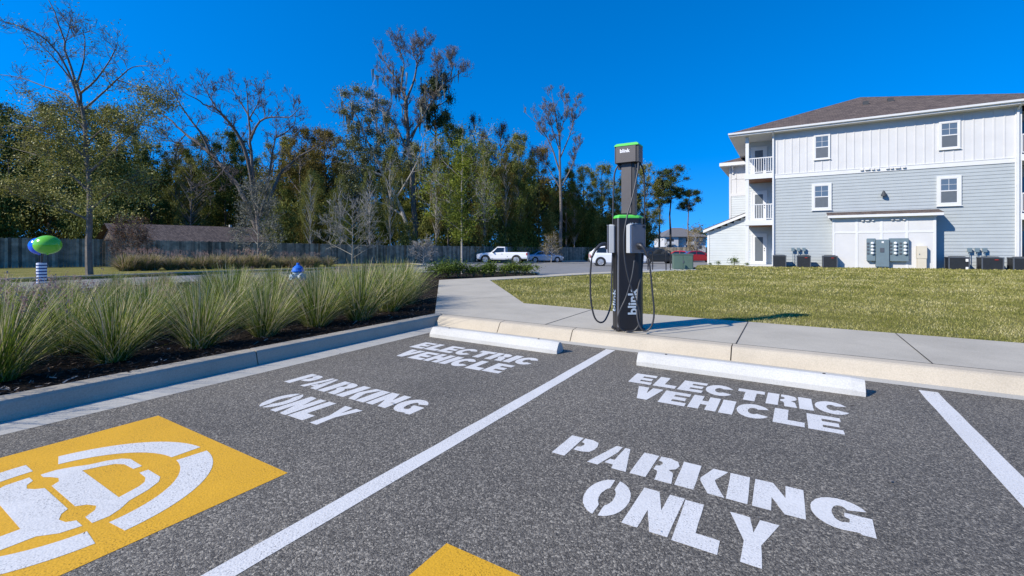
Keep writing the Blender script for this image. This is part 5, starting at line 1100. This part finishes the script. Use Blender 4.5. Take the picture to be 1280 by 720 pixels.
def balloon(px, py, rx, ry, d_, m, lab):
    v = at(px, d_); t = thing('balloon', lab, 'balloon', (v.x, v.y, hz(py, d_)), TH); bm = bmesh.new(); bmesh.ops.create_uvsphere(bm, u_segments=36, v_segments=18, radius=1)
    bm.transform(Matrix.Diagonal((rx*d_/F, rx*d_/F*.9, ry*d_/F, 1))); me = bpy.data.meshes.new('skin'); bm.to_mesh(me); bm.free(); link('skin', me, m, t, True)
    b = MB(); b.tube([(0, 0, -ry*d_/F+.01), (0, 0, -ry*d_/F-.3)], .012, 6); b.build('stem', M['black'], t); b = MB(); b.lathe([(.02, -ry*d_/F-.02), (.045, -ry*d_/F+.006), (.03, -ry*d_/F+.02)], 10); b.build('neck', m, t)
balloon(59.5, 306, 14.0, 11.8, 13.6, M['bgreen'], 'shiny green oval balloon at far left above the grasses'); balloon(49, 307.5, 10.5, 10.5, 13.95, M['bblue'], 'shiny blue balloon half hidden behind the green one')
M['stripe'] = None
m_, t_, b_, L_, N_, noise, ramp, mix, bump = mat('striped_sleeve', (.7, .72, .76), .5); tc2 = N_('ShaderNodeTexCoord'); wv = N_('ShaderNodeTexWave'); wv.bands_direction = 'Z'; wv.inputs['Scale'].default_value = 3.4; L_(tc2.outputs['Object'], wv.inputs['Vector']); L_(ramp(wv.outputs[0], [(.42, (.05, .08, .2)), (.5, (.75, .78, .82))]).outputs[0], b_.inputs['Base Color'])
v = at(52, 13.8); sg = thing('banner_post', 'short blue and white striped post under the two balloons', 'post', (v.x, v.y, v.z+.11))
b = MB(); b.lathe([(.12, 0), (.12, .62), (.10, .64)], 16); b.build('sleeve', m_, sg); b = MB(); b.tube([(-.05, 0, .63), (-.13, .02, .95)], .012, 6); b.build('rod', M['black'], sg)
b = MB(); b.tube([(.04, 0, .63), (.15, 0, .95)], .012, 6); b.build('rod', M['black'], sg)
# house behind the fence
A_ = p3(138, 279, 37.5); B_ = p3(312, 287.5, 46); o = Vector((A_.x, A_.y, -.6)); hs_ = thing('bungalow', 'low house with long dark brown shingle roof behind the fence', 'house', o)
u = (B_-A_); u.z = 0; Lh = u.length; u.normalize(); nn = Vector((u.y, -u.x, 0)); zr = A_.z-o.z; ze = zr-1.5
def hp(s_, n_, z): q = u*s_+nn*n_; return (q.x, q.y, z)
b = MB(); b.add([hp(-.4, 3.6, ze), hp(Lh+.4, 3.6, ze), hp(Lh+.4, 0, zr), hp(-.4, 0, zr), hp(Lh+.4, -3.6, ze), hp(-.4, -3.6, ze)], [(0, 1, 2, 3), (3, 2, 4, 5)]); rf = b.build('roof', M['shingle'], hs_)
b = MB(); b.add([hp(0, 3.2, 0), hp(Lh, 3.2, 0), hp(Lh, 3.2, ze+.1), hp(0, 3.2, ze+.1), hp(0, -3.2, 0), hp(Lh, -3.2, 0), hp(Lh, -3.2, ze+.1), hp(0, -3.2, ze+.1), hp(0, 0, zr-.1), hp(Lh, 0, zr-.1)], [(0, 1, 2, 3), (5, 4, 7, 6), (4, 0, 3, 8, 7), (1, 5, 6, 9, 2)]); b.build('wall', M['bark_dark'], hs_)
b = MB(); b.box(u.x*9-.1, u.x*9+.1, u.y*9-.1, u.y*9+.1, zr-.2, zr+.2); b.build('roof_vent', M['pad'], rf)
# ---------------------------------------------------------------- vehicles
M['carwhite'] = simple('white_car_paint', (.78, .79, .80), .22, spec=.6, var=0); M['carsilver'] = simple('silver_blue_car_paint', (.36, .45, .55), .25, .5, .6, var=0); M['cardark'] = simple('dark_car_paint', (.018, .025, .035), .2, spec=.7, var=0); M['carred'] = simple('red_car_paint', (.45, .015, .02), .25, spec=.6, var=0); M['carmaroon'] = simple('maroon_car_paint', (.22, .01, .02), .25, spec=.6, var=0)
M['cglass'] = simple('car_glass', (.012, .016, .02), .06, spec=.9, var=0); M['tyre'] = simple('tyre_rubber', (.018, .018, .018), .8, var=0); M['rim'] = simple('alloy_rim', (.5, .5, .5), .3, .6, .6, var=0); M['tail'] = simple('tail_lamp', (.35, .01, .01), .25, var=0); M['lamp'] = simple('head_lamp', (.7, .7, .68), .15, spec=.8, var=0); M['trim'] = simple('black_plastic_trim', (.03, .03, .03), .6, var=0)
def car(name, lab, px, d_, head, paint, st, glass, wheels, cat, zoff=0, r_=.34, bed=None):
    """st: stations (x, half width, z bottom, z belt, z top, half width top); x forward"""
    v = at(px, d_); t = thing(name, lab, cat, (v.x, v.y, v.z-.01+zoff), head)
    b = MB(); vs = []; n = len(st)
    for x, w_, zb, zs, zt, wt_ in st: vs += [(x, -w_*.93, zb), (x, -w_, zb+.14), (x, -w_, zs-.12), (x, -w_*.97, zs), (x, -wt_, zt-.03), (x, -wt_*.9, zt), (x, wt_*.9, zt), (x, wt_, zt-.03), (x, w_*.97, zs), (x, w_, zs-.12), (x, w_, zb+.14), (x, w_*.93, zb)]
    k = 12; fs = [(i*k+j, (i+1)*k+j, (i+1)*k+(j+1) % k, i*k+(j+1) % k) for i in range(n-1) for j in range(k)]+[tuple(range(k)), tuple((n-1)*k+j for j in range(k-1, -1, -1))]
    b.add(vs, fs); body = b.build('body', paint, t); body.data.polygons.foreach_set('use_smooth', [False]*len(body.data.polygons))
    md = body.modifiers.new('bevel', 'BEVEL'); md.width = .035; md.segments = 2; md.limit_method = 'ANGLE'; md.angle_limit = R(25)
    def sec(x):
        for a, c in zip(st[:-1], st[1:]):
            lo, hi = (a, c) if a[0] < c[0] else (c, a)
            if lo[0] <= x <= hi[0]:
                q = (x-lo[0])/((hi[0]-lo[0]) or 1); return [lo[i]+(hi[i]-lo[i])*q for i in range(6)]
        return st[0]
    for (xa, xb, fa_, fb_) in glass['side']:          # side windows, between belt and roof
        for sd in (-1, 1):
            def pt(x, f_):
                s_ = sec(x); return (x, sd*(s_[1]*.97+(s_[5]-s_[1]*.97)*f_+.012), s_[3]+(s_[4]-.03-s_[3])*f_)
            pts_ = [pt(xa, .08), pt(xb, .08), pt(xb-(xb-xa)*fb_, .9), pt(xa+(xb-xa)*fa_, .9)]
            b = MB(); b.add(pts_+[(p[0], p[1]-sd*.02, p[2]) for p in pts_], [(0, 1, 2, 3), (4, 5, 6, 7), (0, 1, 5, 4), (1, 2, 6, 5), (2, 3, 7, 6), (3, 0, 4, 7)]); b.build('side_window', M['cglass'], t)
    for (xa, xb, nm) in glass['ends']:                # windscreen and rear window lie on the sloping top faces
        sa, sb = sec(xa), sec(xb)
        q = [(xa, -sa[5]*.86, sa[4]+.012), (xa, sa[5]*.86, sa[4]+.012), (xb, sb[5]*.84, sb[4]+.012), (xb, -sb[5]*.84, sb[4]+.012)]
        b = MB(); b.add(q+[(p[0], p[1], p[2]-.03) for p in q], [(0, 1, 2, 3), (4, 5, 6, 7), (0, 1, 5, 4), (1, 2, 6, 5), (2, 3, 7, 6), (3, 0, 4, 7)]); b.build(nm, M['cglass'], t)
    for x in wheels:
        w_ = sec(x)[1]
        for sd in (-1, 1):
            b = MB(); fl = .12 if bed else .055; b.lathe([(r_+fl, w_-.02), (r_+fl+.015, w_+.008), (r_+fl-.005, w_+.012)], 24, (x, 0, r_), 'y'); o = b.build('wheel_arch', M['trim'], t)
            if sd < 0: o.data.transform(Matrix.Diagonal((1, -1, 1, 1)))
            b = MB(); b.lathe([(r_-.04, w_-.2), (r_, w_-.17), (r_, w_+.0), (r_-.03, w_+.022), (r_-.1, w_+.024)], 24, (x, 0, r_), 'y'); ty = b.build('wheel', M['tyre'], t)
            b = MB(); b.lathe([(r_-.11, w_+.026), (r_-.12, w_+.03), (r_-.14, w_+.014), (.06, w_+.02), (.05, w_+.03)], 20, (x, 0, r_), 'y'); 
            ri = b.build('rim', M['rim'], ty)
            b = MB()
            for q in range(5):
                a = q*1.2566; b.tube([(x+.05*math.cos(a), w_+.03, r_+.05*math.sin(a)), (x+(r_-.13)*math.cos(a), w_+.03, r_+(r_-.13)*math.sin(a))], .018, 4)
            sp = b.build('spokes', M['rim'], ty)
            if sd < 0:
                for o in (ty, ri, sp): o.data.transform(Matrix.Diagonal((1, -1, 1, 1)))
    xf, xr = max(s_[0] for s_ in st), min(s_[0] for s_ in st); sf, sr = sec(xf-.05), sec(xr+.05)
    for sd in (-1, 1):
        a, c = sorted((sd*(sf[1]-.32), sd*(sf[1]+.004))); b = MB(); b.bbox(xf-.18, xf+.015, a, c, sf[3]-.2, sf[3]-.06, .01); b.build('headlight', M['lamp'], t)
        a, c = sorted((sd*(sr[1]-.18), sd*(sr[1]+.006))); b = MB(); b.bbox(xr-.015, xr+.12, a, c, sr[3]-.32, sr[3]-.06, .01); b.build('tail_light', M['tail'], t)
        s_ = sec(glass['mirror']); b = MB(); a, c = sorted((sd*(s_[1]), sd*(s_[1]+.2))); b.bbox(glass['mirror']-.06, glass['mirror']+.06, a, c, s_[3]+.0, s_[3]+.15, .02); b.build('mirror', M['trim'] if bed else paint, t)
        b = MB(); a, c = sorted((sd*(s_[1]-.01), sd*(s_[1]+.018))); b.box(glass['mirror']-1.05, glass['mirror']-.9, a, c, s_[3]-.14, s_[3]-.10); b.build('door_handle', M['trim'], t)
    w_ = sf[1]; b = MB(); b.bbox(xf-.03, xf+.05, -w_*.94, w_*.94, .28, .48, .02); b.build('front_bumper', M['rim'] if bed else M['trim'], t); w_ = sr[1]; b = MB(); b.bbox(xr-.08, xr+.02, -w_*.94, w_*.94, .34, .55, .02); b.build('rear_bumper', M['rim'] if bed else M['trim'], t)
    return t
SED = [(-2.3, .78, .35, .82, .86, .70), (-2.15, .86, .24, .95, 1.0, .76), (-1.6, .90, .2, .98, 1.06, .72), (-.85, .91, .18, .97, 1.42, .60), (-.3, .91, .18, .96, 1.47, .60), (.35, .91, .18, .95, 1.43, .60), (1.15, .90, .2, .93, 1.0, .74), (1.9, .87, .22, .82, .86, .74), (2.2, .80, .26, .70, .74, .66)]
GS = {'side': [(-1.35, -.32, .35, .0), (-.26, .95, .0, .5)], 'ends': [(-.85, -1.6, 'rear_window'), (.35, 1.15, 'windscreen')], 'mirror': .75}
SUV = [(-2.25, .80, .38, 1.0, 1.05, .72), (-2.15, .88, .28, 1.08, 1.20, .76), (-1.75, .92, .24, 1.08, 1.56, .64), (-.9, .93, .22, 1.06, 1.67, .66), (.3, .93, .22, 1.04, 1.64, .66), (1.05, .92, .24, 1.02, 1.14, .76), (1.9, .90, .28, .94, 1.0, .78), (2.25, .82, .32, .8, .84, .70)]
GV = {'side': [(-1.75, -.92, .2, .0), (-.86, .05, .0, .0), (.1, .95, .0, .45)], 'ends': [(-1.75, -2.15, 'rear_window'), (.3, 1.05, 'windscreen')], 'mirror': .75}
TRK = [(-2.95, .95, .55, 1.25, 1.27, .93), (-.55, .96, .48, 1.25, 1.27, .93), (-.50, .96, .45, 1.24, 1.30, .90), (-.42, .96, .45, 1.24, 1.86, .72), (.42, .96, .45, 1.22, 1.88, .72), (1.15, .96, .45, 1.18, 1.26, .84), (2.35, .95, .48, 1.10, 1.16, .86), (2.75, .90, .5, .98, 1.02, .82)]
GT = {'side': [(-.38, -.30, 0, 0), (-.28, .95, .0, .42)], 'ends': [(.42, 1.15, 'windscreen')], 'mirror': .85}
tk = car('pickup_truck', 'white single cab pickup truck parked before the fence, facing left', 628, 51, TH+R(170), M['carwhite'], TRK, GT, (-1.75, 1.75), 'pickup truck', r_=.43, bed=True)
b = MB(); b.box(-2.88, -.55, -.82, .82, 1.272, 1.285); b.build('bed_floor', M['trim'], tk)
car('sedan', 'silver blue sedan parked behind the tail of the white pickup', 681, 57, TH+R(8), M['carsilver'], SED, GS, (-1.4, 1.4), 'car', r_=.33)
car('white_suv', 'white suv half hidden behind the charging station', 771, 37.5, TH-R(6), M['carwhite'], SUV, GV, (-1.4, 1.45), 'car', r_=.36)
car('dark_hatchback', 'dark car parked beyond the lawn just right of the charging station', 822, 50, TH+R(2), M['cardark'], SUV, GV, (-1.4, 1.45), 'car', r_=.34)
car('red_sedan', 'bright red car just left behind the green transformer box', 848, 62, TH+R(150), M['carred'], SED, GS, (-1.4, 1.4), 'car', r_=.33)
car('maroon_sedan', 'dark red car right behind the green transformer box', 872, 58, TH+R(-10), M['carmaroon'], SED, GS, (-1.4, 1.4), 'car', r_=.33)
# ---------------------------------------------------------------- transformer, rack, carports, far building
M['tgreen'] = simple('green_transformer_paint', (.085, .135, .105), .5, spec=.4, var=.06)
x, y = gp(853, 337, .12); tr = thing('transformer_box', 'green pad mounted transformer box on a concrete pad beyond the lawn', 'transformer', (x, y, gz(x, y)+.1), R(18))
tr.scale = (.78, .78, .92); b = MB(); b.box(-.78, .78, -.7, .7, -.15, .06); b.build('pad', M['pad'], tr)
b = MB(); b.bbox(-.62, .62, -.5, .5, .061, .88, .02); tb = b.build('cabinet', M['tgreen'], tr); b = MB(); b.bbox(-.65, .65, -.53, .53, .881, .93, .02); b.build('lid', M['tgreen'], tr)
for sx in (-1, 1): b = MB(); a, c = sorted((sx*.02, sx*.58)); b.bbox(a, c, -.52, -.501, .12, .85, .008); b.build('door', M['tgreen'], tr)
b = MB(); b.box(-.04, .04, -.545, -.521, .42, .55); b.build('lock_handle', M['ac'], tr)
x, y = gp(823, 338, .12); rk = thing('bike_rack', 'thin black hoop rack on a small concrete slab right of the charging station', 'bike rack', (x, y, gz(x, y)+.12), TH)
b = MB(); b.box(-1.3, 1.2, -.7, .9, -.2, .02); b.build('slab', M['pad'], rk)
for q in (-.55, .35):
    b = MB(); b.tube(smooth_path([(q, -.1, .02), (q, -.1, .85), (q+.08, -.02, .97), (q+.25, .15, .97), (q+.33, .23, .85), (q+.33, .23, .02)], 4), .028, 8); b.build('hoop', M['black'], rk)
for i, (px, lab) in enumerate(((836, 'left white flat carport canopy far beyond the dark car'), (848.5, 'right white flat carport canopy far beyond the red car'))):
    v = at(px, 78); cp = thing('carport', lab, 'carport', (v.x, v.y, v.z), TH, 'white carport canopies'); zt = hz(308.5, 78)-v.z; b = MB(); b.bbox(-.82, .82, -2, 2, zt-.6, zt, .03); b.build('canopy', M['white'], cp)
    for q in (-.7, .7): b = MB(); b.tube([(q, -1.8, 0), (q, -1.8, zt-.6)], .06, 6); b.build('post', M['ac'], cp)
def far_block(pxa, pxb, py_e, py_r, d_, lab, storeys=3):
    A_ = at(pxa, d_); B_ = at(pxb, d_); ze = hz(py_e, d_); zb_ = ze-3.0*storeys-.3; t = thing('far_apartment_block', lab, 'building', (A_.x, A_.y, zb_), TH); Wd = (B_-A_).length; H_ = ze-zb_; wing = Wd*.33
    b = MB(); b.box(wing, Wd, 0, 14, -2, H_); b.build('wall', M['panel'], t); b = MB(); b.box(0, wing-.05, -1.5, 12, -2, H_); b.build('wall', M['panel'], t)
    zr = hz(py_r, d_)-zb_; b = MB(); b.add([(-.8, -2.3, H_), (Wd+.8, -2.3, H_), (Wd+.8, 15, H_), (-.8, 15, H_), (Wd*.33, 6, zr), (Wd*.55, 6, zr)], [(0, 1, 5, 4), (1, 2, 5), (2, 3, 4, 5), (3, 0, 4)]); b.build('roof', M['shingle2'], t)
    for f_ in range(storeys):
        z = .3+f_*3
        for q in range(4):
            x0 = Wd*(.05+.245*q)
            if q in (0, 2):
                yy = -1.52 if q == 0 else -.02
                b = MB(); b.box(x0, x0+Wd*.17, yy-.02, yy, z, z+2.2); rc = b.build('recess_shade_sheet', M['dark'], t); b = MB(); b.box(x0-.1, x0+Wd*.18, yy-1.2, yy-.03, z-.25, z); b.box(x0-.1, x0+Wd*.18, yy-1.25, yy-1.2, z+.1, z+.95); b.build('balcony', M['white'], t)  # thin dark sheet painting the shade of a recess on the flat wall
            else:
                b = MB(); b.box(x0+1, x0+2.2, -.04 if x0 > wing else -1.54, -.0 if x0 > wing else -1.5, z+.9, z+2.3); b.build('window', M['glass'], t)
M['shingle2'] = simple('grey_shingles', (.15, .145, .145), .95, var=.2, sc=3)
far_block(829, 882, 296, 284, 190, 'distant white three storey apartment block with grey roof, between the pines and the lean-to')

# dry leaves and grit lying on the lot, mostly along the kerbs
n = 420; X = np.concatenate([rng.uniform(-4.4, 9, n//2), -4.4+np.abs(rng.normal(0, .10, n//4)), rng.uniform(-4.3, 3, n-n//2-n//4)]); Y = np.concatenate([5.24-np.abs(rng.normal(0, .10, n//2)), rng.uniform(0, 5.2, n//4), rng.uniform(.2, 5.2, n-n//2-n//4)])
P_ = np.stack([X, Y, np.full(n, .012)], 1); V = leaf_quads(P_, np.where(rng.random(n) < .12, .03, .011), 2.5, .45); V[:, :, 2] = np.clip(V[:, :, 2], .004, .03); me = npmesh('leaf_litter', V, 4); set_tone(me, rng.random(n)); setting(link('leaf_litter', me, M['chip']), 'stuff')
